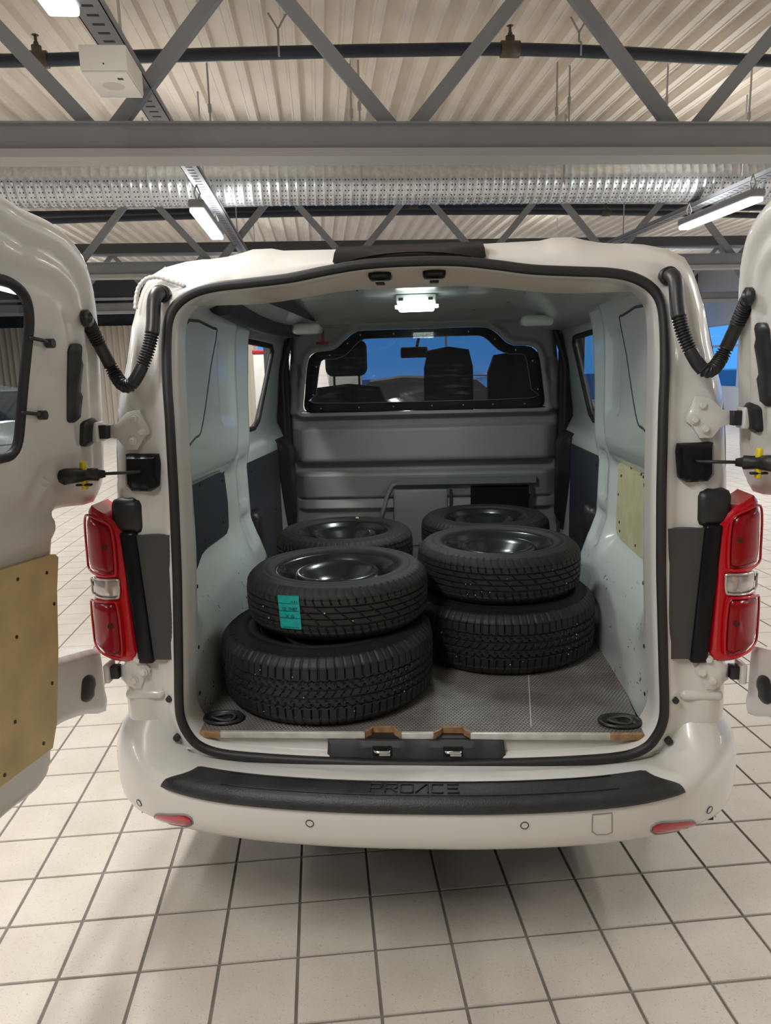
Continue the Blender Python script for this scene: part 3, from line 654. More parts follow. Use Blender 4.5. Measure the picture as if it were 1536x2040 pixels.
for p, r in (((276, 1600), .0095), ((617, 1640), .0095), ((1045, 1645), .0095), ((1415, 1614), .0095)):
    x, t = bpix(p); c = bs(x, t, .001); dx = bs(x+.01, t, .001)-bs(x-.01, t, .001); dt = bs(x, t+.02, .001)-bs(x, t-.02, .001); dx /= np.linalg.norm(dx); dt /= np.linalg.norm(dt)
    ring = [c+r*(math.cos(a)*dx+math.sin(a)*dt) for a in [2*math.pi*k/24 for k in range(24)]]
    o = mk('parking_sensor', ring, [tuple(range(24))], paint, bump, False); mb = MB(); mb.tube(ring, .0012, 6, True); g_ = mb.obj('sensor_gap', blackp, bump)
cor = [bpix(p) for p in ((1180, 1623), (1219, 1620), (1219, 1655), (1210, 1662), (1188, 1662), (1179, 1655))]
mb = MB(); mb.tube([bs(x, t, .0005) for x, t in resample(np.array(cor), .02)], .0013, 6, True); mb.obj('towing_eye_cover_gap', mat('grey_gap', (.25, .24, .23), .6), bump)
# corner stand-offs beside the lower hinges
for s in (-1, 1):
    rbox('corner_block', (s*.745-.055, 1.83, .700), (s*.745+.055, 1.90, .728), .012, paint, van, lambda x, y, z: (x, y-(.02*(abs(x)-.70) if abs(x) > .7 else 0), z))
    q = UY((338.8, 1389.4)); MB().disc((s*.674, float(Yr(.7))+.012, .707), (0, -1, 0), .0085, .012).obj('plug', blackp, rf, True)
    MB().disc((s*.662, float(Yr(.6))+.014, .592), (0, -1, 0), .010, .012).obj('plug', blackp, rf, True)
# ------------------------------------------------------------------ tail lights
LO = [(.80, 1.222), (.844, 1.243), (.862, 1.225), (.869, 1.203), (.876, 1.10), (.870, 1.062), (.862, 1.050), (.860, 1.012), (.880, .992), (.889, .972), (.893, .879), (.885, .845), (.836, .82), (.76, .812), (.752, .83), (.7535, 1.155), (.765, 1.19)]
UPB = [(.795, 1.205), (.846, 1.222), (.866, 1.195), (.872, 1.105), (.866, 1.070), (.79, 1.062), (.777, 1.08), (.777, 1.18)]
LOB = [(.80, .990), (.868, .984), (.884, .965), (.889, .880), (.877, .850), (.80, .836), (.782, .85), (.782, .975)]
MIB = [(.782, 1.050), (.862, 1.046), (.866, 1.03), (.862, 1.000), (.79, .998), (.778, 1.008), (.776, 1.04)]
def lens_y(x, d, base, rise): return base+2.2*np.clip(x-.80, 0, 1)**2*4-rise*sst(d, 0, .014)
for s in (-1, 1):
    h_ = sheet('tail_light', [(s*x, z) for x, z in LO], [], .012, lambda x, z, d, dh: (x, lens_y(np.abs(x), d, 1.826, .012), z), redl, van, back=(0, .10, 0), edge=.008)
    for nm, P, m_, r_ in (('brake_lens', UPB, redd, .014), ('indicator_lens', LOB, redd, .014), ('reversing_lens', MIB, clearl, .006)):
        o = sheet(nm, [(s*x, z) for x, z in P], [], .010, lambda x, z, d, dh: (x, lens_y(np.abs(x), d, 1.813, r_), z), m_, h_, back=(0, .03, 0), edge=.008)
    for P, b_ in ((UPB, 1.806), (LOB, 1.806), (MIB, 1.812)):      # bright moulded rims
        rp = [(s*x, b_+8.8*max(x-.80, 0)**2-.004, z) for x, z in resample(np.array([tuple(p) for p in smoothpath([(a, b, 0) for a, b in P], 3, True)])[:, :2], .012)]
        V, F = sweep(rp, .0032, 6, True); mk('lens_rim', V, F, redl if P is not MIB else clearl, h_)
    MB().disc((s*.80, 1.80, 1.14), (0, -1, 0), .008, .002).disc((s*.805, 1.80, .925), (0, -1, 0), .008, .002).obj('bulb_mark', mat('dark_red', (.08, .0, .004), .3), h_)
    # black shroud and filler panel between lamp and seal
    rbox('lamp_shroud', (.722 if s > 0 else -.765, 1.812, .812), (.765 if s > 0 else -.722, 1.90, 1.175), .008, blackg, van, lambda x, y, z: (x-s*.018*float(sst(z, 1.0, .82)) + 0, y, z))
    rbox('lamp_bracket', (.705 if s > 0 else -.79, 1.822, 1.165), (.79 if s > 0 else -.705, 1.89, 1.262), .02, blackp, van, lambda x, y, z: (x, y+.10*max(0, z-1.22), z))
    o = sheet('filler_panel', [(s*x, z) for x, z in ((.648, .822), (.735, .822), (.725, 1.165), (.632, 1.165))], [], .02, lambda x, z, d, dh: (x, 1.822+0*x, z), greyd, van, back=(0, .03, 0))
# ------------------------------------------------------------------ hinges
def hinge(pts, bolts, zc, s):
    P = [UY(p, -.0)[[0, 2]] for p in pts]; h_ = sheet('door_hinge', [(s*-p[0], p[1]) for p in P], [], .015, lambda x, z, d, dh: (x, Yr(z)+.006-.006*sst(d, 0, .004)+.03*sst(np.abs(x), .78, .83), z), paint, van, back=(0, .012, 0))
    for b in bolts:
        q = UY(b); c = np.array((-s*q[0], float(Yr(q[2])), q[2])); mb = MB(); mb.tube([c, c+(0, -.003, 0), c+(0, -.0035, 0), c+(0, -.009, 0), c+(0, -.010, 0)], [.0115, .0115, .0078, .0078, .006], 12); mb.obj('bolt', paint, h_)
    xh = [p[0] for p in P]; x0 = min(xh); q = [p for p in P if p[0] < x0+.02]; zm = np.mean([p[1] for p in q])
    k = rbox('knuckle', (min(s*-x0, s*-(x0-.03)), 1.835, zm-.018), (max(s*-x0, s*-(x0-.03)), 1.865, zm+.018), .004, blackp, h_)
    rbox('hinge_pocket', (min(s*-(x0-.022), s*-(x0-.038)), 1.825, zm-.026), (max(s*-(x0-.022), s*-(x0-.038)), 1.875, zm+.026), .004, paint, h_)
z3 = lambda x, y: (x/3.84, 500+y/3.84); z4 = lambda x, y: (x/3.71, 950+y/3.71)
up = [z3(*p) for p in ((835, 1335), (885, 1322), (925, 1275), (965, 1235), (1010, 1222), (1062, 1220), (1090, 1290), (1130, 1370), (1130, 1400), (1095, 1430), (1045, 1522), (960, 1522), (915, 1470), (890, 1440), (838, 1432))]
lw = [z4(*p) for p in ((862, 1420), (900, 1405), (940, 1350), (965, 1310), (1045, 1305), (1055, 1370), (1100, 1425), (1098, 1460), (1060, 1500), (1035, 1570), (985, 1572), (930, 1545), (900, 1530), (862, 1525))]
for s in (1, -1):
    hinge(up, [z3(1028, 1283), z3(1085, 1385), z3(1015, 1455)], 1.44, -s if False else s)
    hinge(lw, [z4(1018, 1352), z4(1062, 1443), z4(995, 1503)], .75, s)
# ------------------------------------------------------------------ door check straps
for s in (-1, 1):
    P = [UY(p)[[0, 2]] for p in ((250, 905), (312, 905), (316, 920), (313, 970), (300, 979), (262, 978), (250, 965))]
    o = sheet('door_check', [(-s*p[0], p[1]) for p in P], [], .01, lambda x, z, d, dh: (x, Yr(z)-.012*sst(d, 0, .008)+.004*sst(d, .014, .02), z), blackg, van, back=(0, .025, 0))
    a = UY((278, 940), -.02); b = UD((172, 946), .03)
    A = np.array((-s*a[0], a[1], a[2])); B = np.array((-s*b[0], b[1], b[2]))
    V, F = sweep([A+(0, .03, 0), A, A+(B-A)*.9], .0042, 8); mk('strap_rod', V, F, blackp, o)
    d_ = (B-A)/np.linalg.norm(B-A); Bq = UD((128, 950), .022); Bq = np.array((-s*Bq[0], Bq[1], Bq[2]))
    V, F = sweep([B-d_*.045, B-d_*.03, B-d_*.028, B, (B+Bq)/2, Bq], [.009, .012, .017, .016, .019, .02], 8); mk('strap_body', V, F, blackp, o)
    rbox('yellow_clip', (-.006, -.010, -.036), (.006, .010, .036), .004, yellow, o, lambda x, y, z: tuple(B+np.array((x, y-.012, z)))); rbox('pivot_pin', (-.02, -.012, -.02), (.02, .0, -.014), .002, blackp, o, lambda x, y, z: tuple(B+np.array((x, y-.01, z-.006))))
# ------------------------------------------------------------------ rear doors
DP = [(0, 375), (30, 394), (60, 414), (95, 430), (130, 450), (162, 482), (184, 522), (197, 575), (205, 640), (210, 740), (214, 830), (216, 900), (215, 960), (203, 999), (160, 1008), (127, 1014), (120, 1030), (117, 1110), (117, 1290), (119, 1312), (160, 1303), (207, 1291), (214, 1300), (222, 1360), (228, 1416), (190, 1422), (155, 1433), (130, 1447), (119, 1467), (118, 1500), (113, 1537), (92, 1572), (50, 1606), (0, 1650)]
DQ = [UD(p)[1:] for p in DP]; zb = DQ[-1][1]; zt_ = DQ[0][1]
DQ = DQ+[np.array((1.24, zb-.01)), np.array((1.205, zb+.03)), np.array((1.195, 1.2)), np.array((1.20, zt_-.05)), np.array((1.24, zt_+.0))]
WH = [UD(p)[1:] for p in ((0, 556), (22, 563), (44, 580), (57, 604), (61, 640), (57, 690), (50, 760), (44, 830), (39, 878), (28, 903), (0, 914))]
WH = WH+[np.array((1.285, WH[-1][1]+.005)), np.array((1.265, WH[-1][1]+.03)), np.array((1.275, WH[0][1]-.03)), np.array((1.30, WH[0][1]))]
WH = [np.array(p[:2]) for p in smoothpath([(a, b, 0) for a, b in WH], 3, True)]
DS = [np.array(p[:2]) for p in smoothpath([(a, b, 0) for a, b in DQ], 2, True)]
def door_relief(y, z, d, dh):
    ku = sst(z, 1.25, 1.33)
    ru = -.010*(1-sst(d, .0, .03))-.009*sst(d, .045, .056)+.012*sst(d, .070, .085)-.010*sst(d, .100, .112)+.006*sst(d, .135, .155)
    rl_ = -.014+.010*sst(z, 1.245, 1.225)*sst(z, 1.185, 1.205)
    return ru*ku+rl_*(1-ku)-.010*(1-sst(d, 0, .012))
_DSr, _WHr = None, None
def face_x(y, z):
    global _DSr, _WHr
    if _DSr is None: _DSr, _WHr = resample(np.array(DS), .012), resample(np.array(WH), .012)
    Q = np.stack(np.broadcast_arrays(np.atleast_1d(y), np.atleast_1d(z)), -1).astype(float)
    return XD(Q[:, 0], Q[:, 1])+door_relief(Q[:, 0], Q[:, 1], segdist(Q, _DSr), segdist(Q, _WHr))
def door_xyz(s): return lambda y, z, d, dh: (-s*(XD(y, z)+door_relief(y, z, d, dh)), y, z)
doors = []
for s in (-1, 1):
    dr = sheet('rear_door', DS, [WH], .0115, door_xyz(s), paint, van, back=(s*.055, 0, 0), edge=.011, trim=.075); doors.append(dr)
    sheet('window_glass', [WH[i] for i in range(0, len(WH))], [], .1, lambda y, z, d, dh: (-s*(XD(y, z)-.008), y, z), tint, dr)
    wr = [(-s*(float(XD(y, z))-.003), y, z) for y, z in WH]; V, F = sweep(wr, .011, 8, True); mk('window_gasket', V, F, rubber, dr)
    PP = [UD(p, .0)[1:] for p in ((0, 1136), (108, 1104), (115, 1110), (115, 1300), (112, 1440), (104, 1490), (0, 1567))]; PP += [np.array((1.24, PP[-1][1]-.01)), np.array((1.24, PP[0][1]+.01))]
    pp = sheet('plywood_panel', PP, [], .08, lambda y, z, d, dh: (-s*(XD(y, z)+.002), y, z), ply, dr, back=(s*.012, 0, 0))
    for p in ((33, 1154), (91, 1141), (106, 1203), (31, 1269), (102, 1361), (28, 1438), (85, 1481), (7, 1544)):
        q = UD(p); MB().disc((-s*(float(XD(q[1], q[2]))+.002), q[1], q[2]), (-s*1, 0, 0) if s > 0 else (1, 0, 0), .0045, .002, 10).obj('screw', mat('dark_screw', (.05, .03, .02), .5), dr)
    def onface(y, z, o_=.0): return np.array((-s*(float(face_x(y, z)[0])+o_), y, z))
    def pill(nm, a, b, wpx, m_, rise=.008):
        qa, qb = UD(a)[1:], UD(b)[1:]; w = wpx*.0025; wz = wpx*.0013; dv = (qb-qa)/np.linalg.norm(qb-qa); nv = np.array((-dv[1], dv[0]))
        O_ = [qa-dv*wz*math.sin(t)+w*nv*math.cos(t) for t in np.linspace(0, math.pi, 8)]+[qb+dv*wz*math.sin(t)-w*nv*math.cos(t) for t in np.linspace(0, math.pi, 8)]
        return sheet(nm, O_, [], .012, lambda y, z, d, dh: (-s*(XD(y, z)+np.where(z > 1.2, .004, -.012)+rise*sst(d, 0, .006)), y, z), m_, dr, back=(s*.012, 0, 0))
    door_off = .003
    pill('slot_cover', (148, 697), (146, 830), 11, blackp); pill('hole_plug', (177, 845), (176, 877), 12, blackp); pill('hole_plug', (186, 1357), (184, 1386), 13, blackp)
    for a, b in (((62, 673), (101, 684)), ((46, 822), (86, 827))):
        qa, qb = UD(a, .012)[1:], UD(b, .012)[1:]
        V, F = sweep([onface(*qa, .012), onface(*((qa+qb)/2), .018), onface(*qb, .012)], .0042, 8); o = mk('window_catch', V, F, blackp, dr)
        MB().disc(onface(*qb, .004), (1 if s < 0 else -1, 0, 0), .0105, .016, 14).obj('catch_knob', blackp, dr, True)
    lk = rbox('door_latch', (-.012, -.015, -.05), (.02, .02, .05), .005, blackp, dr, lambda x, y, z: (-s*(float(XD(1.23, 1.05))+x), 1.225+y, 1.05+z))
# ------------------------------------------------------------------ corrugated wiring conduits between body and doors
for s in (-1, 1):
    pl = [((322, 585), 0), ((312, 583), -.03), ((305, 600), -.042), ((306, 640), -.045), ((302, 675), -.05), ((290, 715), -.055), ((272, 755), -.06), ((256, 774), -.06), ((240, 765), -.05), ((225, 738), -.03), ((205, 700), None), ((186, 662), None), ((174, 640), None), ((171, 632), None)]
    pts = []; 
    A = UY((240, 765), -.05); Bd = UD((172, 634), .012)
    for k, (p, o_) in enumerate(pl):
        if o_ is not None: q = UY(p, o_)
        else:
            f = (k-9)/(len(pl)-1-9); y = (1-f)*float(UY((225, 738), -.03)[1])+f*Bd[1]; q = on(p, 1, y)
        pts.append((-s*q[0], q[1], q[2]))
    P = np.array(smoothpath(pts, 14))
    for _ in range(130): P[1:-1] = (P[:-2]+2*P[1:-1]+P[2:])/4
    L = np.concatenate([[0], np.cumsum(np.linalg.norm(np.diff(P, axis=0), axis=1))]); N = 330
    ss = np.linspace(0, L[-1], N); Q = np.stack([np.interp(ss, L, P[:, k]) for k in range(3)], -1); fr = ss/L[-1]
    rib = ((fr > .26) & (fr < .42)) | ((fr > .52) & (fr < .70)) | ((fr > .82) & (fr < .95))
    rad = np.where(rib, .0145+.0034*np.sin(ss*2*math.pi/.0072), .0158); rad = np.where(fr < .26, .0175, rad)
    V, F = sweep(Q, rad, 14); o = mk('wiring_conduit', V, F, blackp, van)
    b0 = Bd; MB().tube([(-s*(b0[0]-.006), b0[1], b0[2]), (-s*(b0[0]+.006), b0[1], b0[2])], .02, 14).obj('grommet', blackp, o, True)
    q = UY((322, 585)); MB().disc((-s*q[0], q[1]+.012, q[2]), (0, -1, 0), .022, .022, 18).obj('grommet', blackp, o, True)
# sealant bead at the upper body corner
for s in (-1,):
    pp_ = [UY(p, .012) for p in ((270, 615), (272, 590), (278, 570), (292, 556), (312, 552), (335, 558), (358, 566), (368, 570))]
    Q = np.array(smoothpath([(-s*q[0], q[1], q[2]) for q in pp_], 14)); V, F = sweep(Q, .0055+.0006*np.sin(np.arange(len(Q))*1.1), 8); mk('sealant_bead', V, F, paint, rf)
# ================================================================== CARGO BAY
def wall_material():
    m = mat('cargo_wall_paint', (.60, .64, .63), .22, coat=.5); nt = m.node_tree; b = nt.nodes['Principled BSDF']; g = nt.nodes.new('ShaderNodeNewGeometry')
    n = nt.nodes.new('ShaderNodeTexNoise'); n.inputs['Scale'].default_value = 42; n.inputs['Detail'].default_value = 2; n.inputs['Distortion'].default_value = 1.2
    n2 = nt.nodes.new('ShaderNodeTexNoise'); n2.inputs['Scale'].default_value = 5.5
    for k in (n, n2): nt.links.new(g.outputs['Position'], k.inputs['Vector'])
    sp = nt.nodes.new('ShaderNodeSeparateXYZ'); nt.links.new(g.outputs['Position'], sp.inputs[0])
    def mr(src, a, b_): 
        r = nt.nodes.new('ShaderNodeMapRange'); r.inputs[1].default_value = a; r.inputs[2].default_value = b_; nt.links.new(src, r.inputs[0]); return r.outputs[0]
    def mul(a, b_):
        k = nt.nodes.new('ShaderNodeMath'); k.operation = 'MULTIPLY'; nt.links.new(a, k.inputs[0]); nt.links.new(b_, k.inputs[1]); return k.outputs[0]
    f = mul(mul(mr(n.outputs[0], .66, .70), mr(n2.outputs[0], .48, .56)), mr(sp.outputs[2], .92, .84))
    mx = nt.nodes.new('ShaderNodeMixRGB'); mx.inputs[1].default_value = (.60, .64, .63, 1); mx.inputs[2].default_value = (.06, .055, .05, 1); nt.links.new(f, mx.inputs[0]); nt.links.new(mx.outputs[0], b.inputs['Base Color']); return m
wpaint = wall_material()
def mq(y, z):
    a = itp(z, [(.56, .622), (.72, .626), (.80, .638), (.86, .660), (.91, .695), (.95, .726), (1.0, .738), (1.205, .738), (1.225, .725), (1.25, .695), (1.30, .672), (1.38, .664), (1.6, .662), (1.70, .655), (1.77, .640), (1.81, .60), (1.86, .56)])
    c = itp(z, [(.56, .625), (.80, .64), (.92, .68), (1.0, .705), (1.2, .71), (1.3, .69), (1.5, .685), (1.70, .672), (1.77, .655), (1.81, .61), (1.86, .56)])
    k = sst(y, 2.68, 2.76); m = a*(1-k)+c*k
    # shallow pressings in the C pillar
    m = m+.016*sst(y, 2.79, 2.81)*sst(y, 2.93, 2.91)*sst(z, 1.06, 1.08)*sst(z, 1.25, 1.23)+.014*sst(y, 2.78, 2.80)*sst(y, 2.92, 2.90)*sst(z, .88, .90)*sst(z, 1.02, 1.00)
    m = m+.012*sst(y, 2.47, 2.49)*sst(y, 2.66, 2.64)*sst(z, 1.40, 1.42)*sst(z, 1.68, 1.66)
    f = sst(y, 1.96, 2.10); return np.minimum((.612+.026*sst(z, 1.2, .6))*(1-f)+m*f, m+.2)+.09*sst(y, 2.955, 3.0)
def ms(y, z): return itp(z, [(.56, .75), (1.20, .75), (1.225, .752), (1.30, .806), (1.32, .808), (1.70, .752), (1.76, .735), (1.86, .66)])
hw = [np.array(p) for p in ((3.0, 1.315), (3.50, 1.315), (3.58, 1.345), (3.76, 1.68), (3.72, 1.705), (3.0, 1.715))]
for s in (-1, 1):
    q_ = sheet('quarter_wall', [(1.935, .57), (3.0, .57), (3.0, 1.83), (2.02, 1.83), (1.96, 1.5), (1.94, 1.1)], [], .018, lambda y, z, d, dh: (s*mq(y, z), y, z), wpaint, van)
    bpn = [on(p, 0, -.66)[1:] for p in ((352, 655), (416, 654), (424, 664), (421, 700), (402, 845), (388, 872), (352, 888))]
    bpn = [np.array(p[:2]) for p in smoothpath([(a, b, 0) for a, b in bpn], 4, True)]
    bpn = [np.array((max(p[0], 2.07), p[1])) for p in bpn]
    bp_ = sheet('blanking_panel', bpn, [], .03, lambda y, z, d, dh: (s*(mq(y, z)-.006), y, z), ipaint, q_)
    V, F = sweep([(s*(float(mq(y, z))-.004), y, z) for y, z in bpn], .0045, 6, True); mk('panel_seam', V, F, rubber, q_)
    if s < 0: pts = [on(p, 0, -.732)[1:] for p in ((360, 963), (437, 941), (443, 946), (450, 1000), (452, 1050), (448, 1063), (410, 1090), (398, 1105), (385, 1142), (378, 1142))]; nm, mm = 'lining_board', navy
    else: pts = [on(p, 0, .732)[1:] for p in ((1305, 939), (1242, 920), (1236, 926), (1231, 1050), (1234, 1066), (1243, 1078), (1289, 1119), (1297, 1119))]; nm, mm = 'plywood_lining', plyg
    o = sheet(nm, pts, [], .05, lambda y, z, d, dh: (s*.724+0*y, y, z), mm, q_, back=(s*.012, 0, 0))
    for p in (((398, 966), (443, 958), (445, 1040), (408, 1076)) if s < 0 else ((1258, 932), (1238, 948), (1232, 985), (1234, 1040), (1235, 1058), (1278, 945), (1282, 950), (1266, 1087))):
        c = on(p, 0, s*.724); MB().disc(c, (-s, 0, 0), .005, .002, 10).obj('screw', blackp, q_)
    for p in (((462, 940), (462, 948)) if s < 0 else ((1221, 925), (1219, 934))):
        c = on(p, 0, s*.70); MB().disc((s*(float(mq(c[1], c[2]))+.002), c[1], c[2]), (-s, 0, 0), .008, .004, 6).obj('pressed_hole', blackp, q_)
    # sliding-door inner skin with its window
    d_ = sheet('sliding_door_panel', [(2.98, .58), (4.03, .58), (4.03, 1.82), (2.98, 1.82)], [hw], .03, lambda y, z, d, dh: (s*ms(y, z), y, z), wpaint, van)
    sheet('sliding_door_glass', [hw[0]+(-.02, -.02), hw[1]+(.02, -.02), hw[2]+(.03, -.01), hw[3]+(.04, .02), hw[4]+(.01, .02), hw[5]+(-.02, .02)], [], .2, lambda y, z, d, dh: (s*(ms(y, z)+.012), y, z), pane, d_)
    V, F = sweep([(s*(float(ms(y, z))+.0), y, z) for y, z in resample(np.array(hw), .03)], .013, 8, True); mk('window_gasket', V, F, rubber, d_)
    o = sheet('door_lining', [(2.99, .70), (3.74, .66), (3.74, 1.185), (2.99, 1.195)], [], .1, lambda y, z, d, dh: (s*.744+0*y, y, z), navy, d_, back=(s*.01, 0, 0))
    for y, z in ((3.15, 1.15), (3.6, .9), (3.15, .85)): MB().disc((s*.744, y, z), (-s, 0, 0), .005, .002, 10).obj('screw', blackp, d_)
    sheet('pull_moulding', [(3.74, 1.235), (3.97, 1.235), (3.99, .80), (3.93, .70), (3.83, .88), (3.75, 1.05)], [], .03, lambda y, z, d, dh: (s*(.742-.045*sst(d, 0, .05)), y, z), blackp, d_, back=(s*.02, 0, 0))
    wp = [on(p, 1, 3.985) for p in ((578, 668), (572, 700), (562, 745), (556, 800), (553, 850), (552, 920), (555, 985), (559, 1060))]
    wp = [(s*min(abs(q[0]), .755), q[1], q[2]) for q in wp]; top = [(s*.70, 3.1, 1.795), (s*.70, 3.5, 1.795), (s*.705, 3.9, 1.79)]
    V, F = sweep(smoothpath(top+wp, 6), .016, 8); mk('opening_seal', V, F, rubber, d_)
    rbox('buffer_cover', (s*.70-.03, 2.93, .80), (s*.70+.03, 3.06, 1.01), .028, blackp, q_)
    # roof bow end caps
    a, b = ((585, 655), (640, 650)) if s < 0 else ((1100, 637), (1036, 636))
    qa, qb = on(a, 1, 3.55), on(b, 1, 3.55); rbox('roof_bow_cap', (min(qa[0], qb[0]), 3.48, qa[2]-.028), (max(qa[0], qb[0]), 3.62, qa[2]+.020), .018, ipaint, van)
    for y, z in ((1.965, 1.25), (1.955, .98), (1.95, .80), (1.945, .66)): MB().disc((s*(float(mq(y+.02, z))+.001), y+.02, z), (-s, 0, 0), .006, .003, 6).obj('pressed_hole', blackp, q_)
rl = sheet('roof_lining', [(-.70, 2.10), (.70, 2.10), (.72, 4.08), (-.72, 4.08)], [], .05, lambda x, y, d, dh: (x, y, 1.852-.10*sst(np.abs(x), .42, .72)-.004*sst(np.abs(y-2.95), .02, .0)), ipaint, van)
for p in ((712, 583), (603, 602), (630, 630), (1012, 605), (1045, 586), (568, 590), (945, 620)):
    q = on(p, 2, 1.845); MB().disc((q[0], q[1], 1.852-.10*float(sst(abs(q[0]), .42, .72))), (0, 0, -1), .006, .002, 10).obj('rivet', blackp, rl)
# dark rolled duct along the roof edge on one side
P = smoothpath([(-.60, 2.32, 1.792), (-.62, 2.6, 1.785), (-.635, 2.9, 1.778), (-.64, 3.3, 1.775), (-.62, 3.75, 1.785)], 10); V, F = sweep(P, np.array([.040+.0006*math.sin(i*.9) for i in range(len(P))]), 14); tr = mk('roof_edge_trim', V, F, navy, van)
rbox('trim_flap', (-.60, 2.45, 1.800), (-.44, 3.75, 1.812), .004, navy, tr, lambda x, y, z: (x+.10*(y-3.1)*-.8+(-.03), y, z+.02))
# bay lamp
lm = rbox('bay_lamp', (-.078, 2.87, 1.818), (.072, 2.98, 1.850), .006, whitep, van)
rbox('lamp_lens', (-.072, 2.855, 1.792), (.066, 2.965, 1.820), .008, led, lm)
for x in (-.06, .052): rbox('lamp_clip', (x-.009, 2.862, 1.826), (x+.009, 2.87, 1.838), .002, blackp, lm)
for x in (-.083, .072): rbox('lamp_lug', (x-.003, 2.90, 1.80), (x+.012, 2.93, 1.815), .003, whitep, lm)
ld = bpy.data.lights.new('bay_lamp_glow', 'AREA'); ld.shape = 'RECTANGLE'; ld.size = .14; ld.size_y = .10; ld.energy = LED_W; ld.color = (.90, 1, .93); ld.spread = math.radians(178)
lo = bpy.data.objects.new('bay_lamp_glow', ld); C.objects.link(lo); lo.parent = lm; lo.location = (-.003, 2.91, 1.786)
# ------------------------------------------------------------------ bulkhead with window
YB = 4.05
WO = [(0, 1.785), (.29, 1.785), (.36, 1.775), (.405, 1.745), (.445, 1.705), (.49, 1.683), (.56, 1.680), (.605, 1.66), (.628, 1.60), (.648, 1.45), (.655, 1.39), (.642, 1.362), (.61, 1.352), (0, 1.352)]
WOc = [tuple(p) for p in smoothpath(mirror(WO), 2, True)]
prof = [(.58, 4.07), (.80, 4.07), (.815, 4.035), (.86, 4.05), (.872, 4.07), (.885, 4.03), (1.00, 4.015), (1.016, 4.03), (1.024, 4.075), (1.072, 4.08), (1.082, 4.01), (1.10, 4.005), (1.245, 4.025), (1.262, 4.03), (1.272, 4.075), (1.32, 4.075), (1.334, 4.03), (1.352, 4.025), (1.40, 4.05), (1.80, 4.05), (1.82, 4.02), (1.90, 4.02)]
def bh_y(x, z, d, dh):
    y = itp(z, prof); side = sst(np.abs(x), .655, .735); y = np.where(z < 1.34, y*(1-side)+4.07*side, y)
    y = y-.028*sst(dh, .045, .02)*(z > 1.33)*(1-sst(dh, .012, .002)*.4)
    for s in (-1, 1): y = y+.025*sst(np.hypot((x-s*.692)/.028, (z-1.555)/.062), 1.1, .9)     # grip recesses
    return y+.05*sst(d, .03, 0)*(z > .7)
BO = mirror([(0, 1.90), (.60, 1.90), (.70, 1.85), (.72, 1.78), (.725, 1.66), (.745, 1.5), (.752, 1.2), (.757, .9), (.76, .58), (0, .58)])
bh = sheet('bulkhead', BO, [WOc], .016, lambda x, z, d, dh: (x, bh_y(x, z, d, dh), z), greyp, van, lines=[p[0] for p in prof], edge=.016)
WI = [(0, 1.742), (.26, 1.742), (.325, 1.735), (.365, 1.705), (.41, 1.662), (.47, 1.640), (.535, 1.638), (.56, 1.60), (.585, 1.45), (.595, 1.405), (0, 1.400)]
WIc = [tuple(p) for p in smoothpath(mirror(WI), 2, True)]
wg = sheet('window_gasket', WOc, [WIc], .03, lambda x, z, d, dh: (x, YB+.005+0*x, z), blackg, bh, back=(0, .012, 0), edge=.02)
sheet('window_sheet', [(x*.99, 1.355+(z-1.355)*.985+.003) for x, z in WOc], [], .3, lambda x, z, d, dh: (x, YB-.004+0*x, z), polyc, bh, edge=.03)
V, F = sweep([(x, YB-.002, z) for x, z in WIc], .0016, 5, True); mk('sheet_edge_line', V, F, mat('edge_grey', (.3, .3, .31), .4), bh)
for x, z in ((-.56, 1.375), (-.35, 1.376), (-.16, 1.376), (.05, 1.376), (.22, 1.376), (.38, 1.376), (.55, 1.375), (-.60, 1.45), (.62, 1.45), (-.575, 1.60), (.59, 1.60), (-.50, 1.66), (.50, 1.66), (-.40, 1.72), (.39, 1.72), (-.33, 1.762), (-.15, 1.763), (.06, 1.763), (.25, 1.763)):
    MB().disc((x, YB-.004, z), (0, -1, 0), .0042, .003, 10).obj('screw', steell, bh, True)
# load-through hatch, rails and cover plate low on the bulkhead
def bx(p, y=4.0): q = on(p, 1, y); return q[0], q[2]
x0, z0 = bx((792, 958)); x1, z1 = bx((1068, 952)); hb_ = (.012)
MB().bar((x0, 4.0, z0-.004), (x1, 4.0, z1-.006), .03, .035).obj('hatch_rail', mat('rail_grey', (.22, .23, .235), .35), bh)
xa, za = bx((784, 976)); xb, zb_ = bx((891, 974)); rbox('hatch_plate', (xa, 3.998, .60), (xb, 4.02, za), .012, greyp, bh)
V, F = sweep(smoothpath([(*bx((760, 1060)),), (*bx((768, 1010)),), (*bx((773, 980)),), (*bx((782, 966)),), (*bx((800, 960)),)], 6) if False else [(bx(p)[0], 4.005, bx(p)[1]) for p in ((757, 1040), (765, 1010), (772, 985), (782, 967), (800, 961))], .011, 8); mk('hatch_edge', V, F, greyp, bh)
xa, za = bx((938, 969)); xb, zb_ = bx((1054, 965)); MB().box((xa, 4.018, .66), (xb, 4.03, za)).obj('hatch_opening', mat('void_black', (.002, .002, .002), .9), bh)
for px in ((898, 975), (1060, 968)):
    x, z = bx(px); MB().box((x-.008, 4.0, .62), (x+.008, 4.015, z)).obj('hatch_post', greyd, bh)
q = on((643, 672), 1, 4.0); rd = MB(); rd.tube([(q[0], 4.0, q[2]-.03), (q[0], 4.0, q[2]+.04)], .007, 8).tube([(q[0]-.035, 4.0, q[2]-.03), (q[0]+.03, 4.0, q[2]-.03)], .006, 8); rd.obj('red_hook', redp, bh, True)
for s in (-1, 1):
    MB().box((s*.735, 4.03, .6), (s*.86, 4.10, 1.84)).obj('pillar_trim', greyd, van)
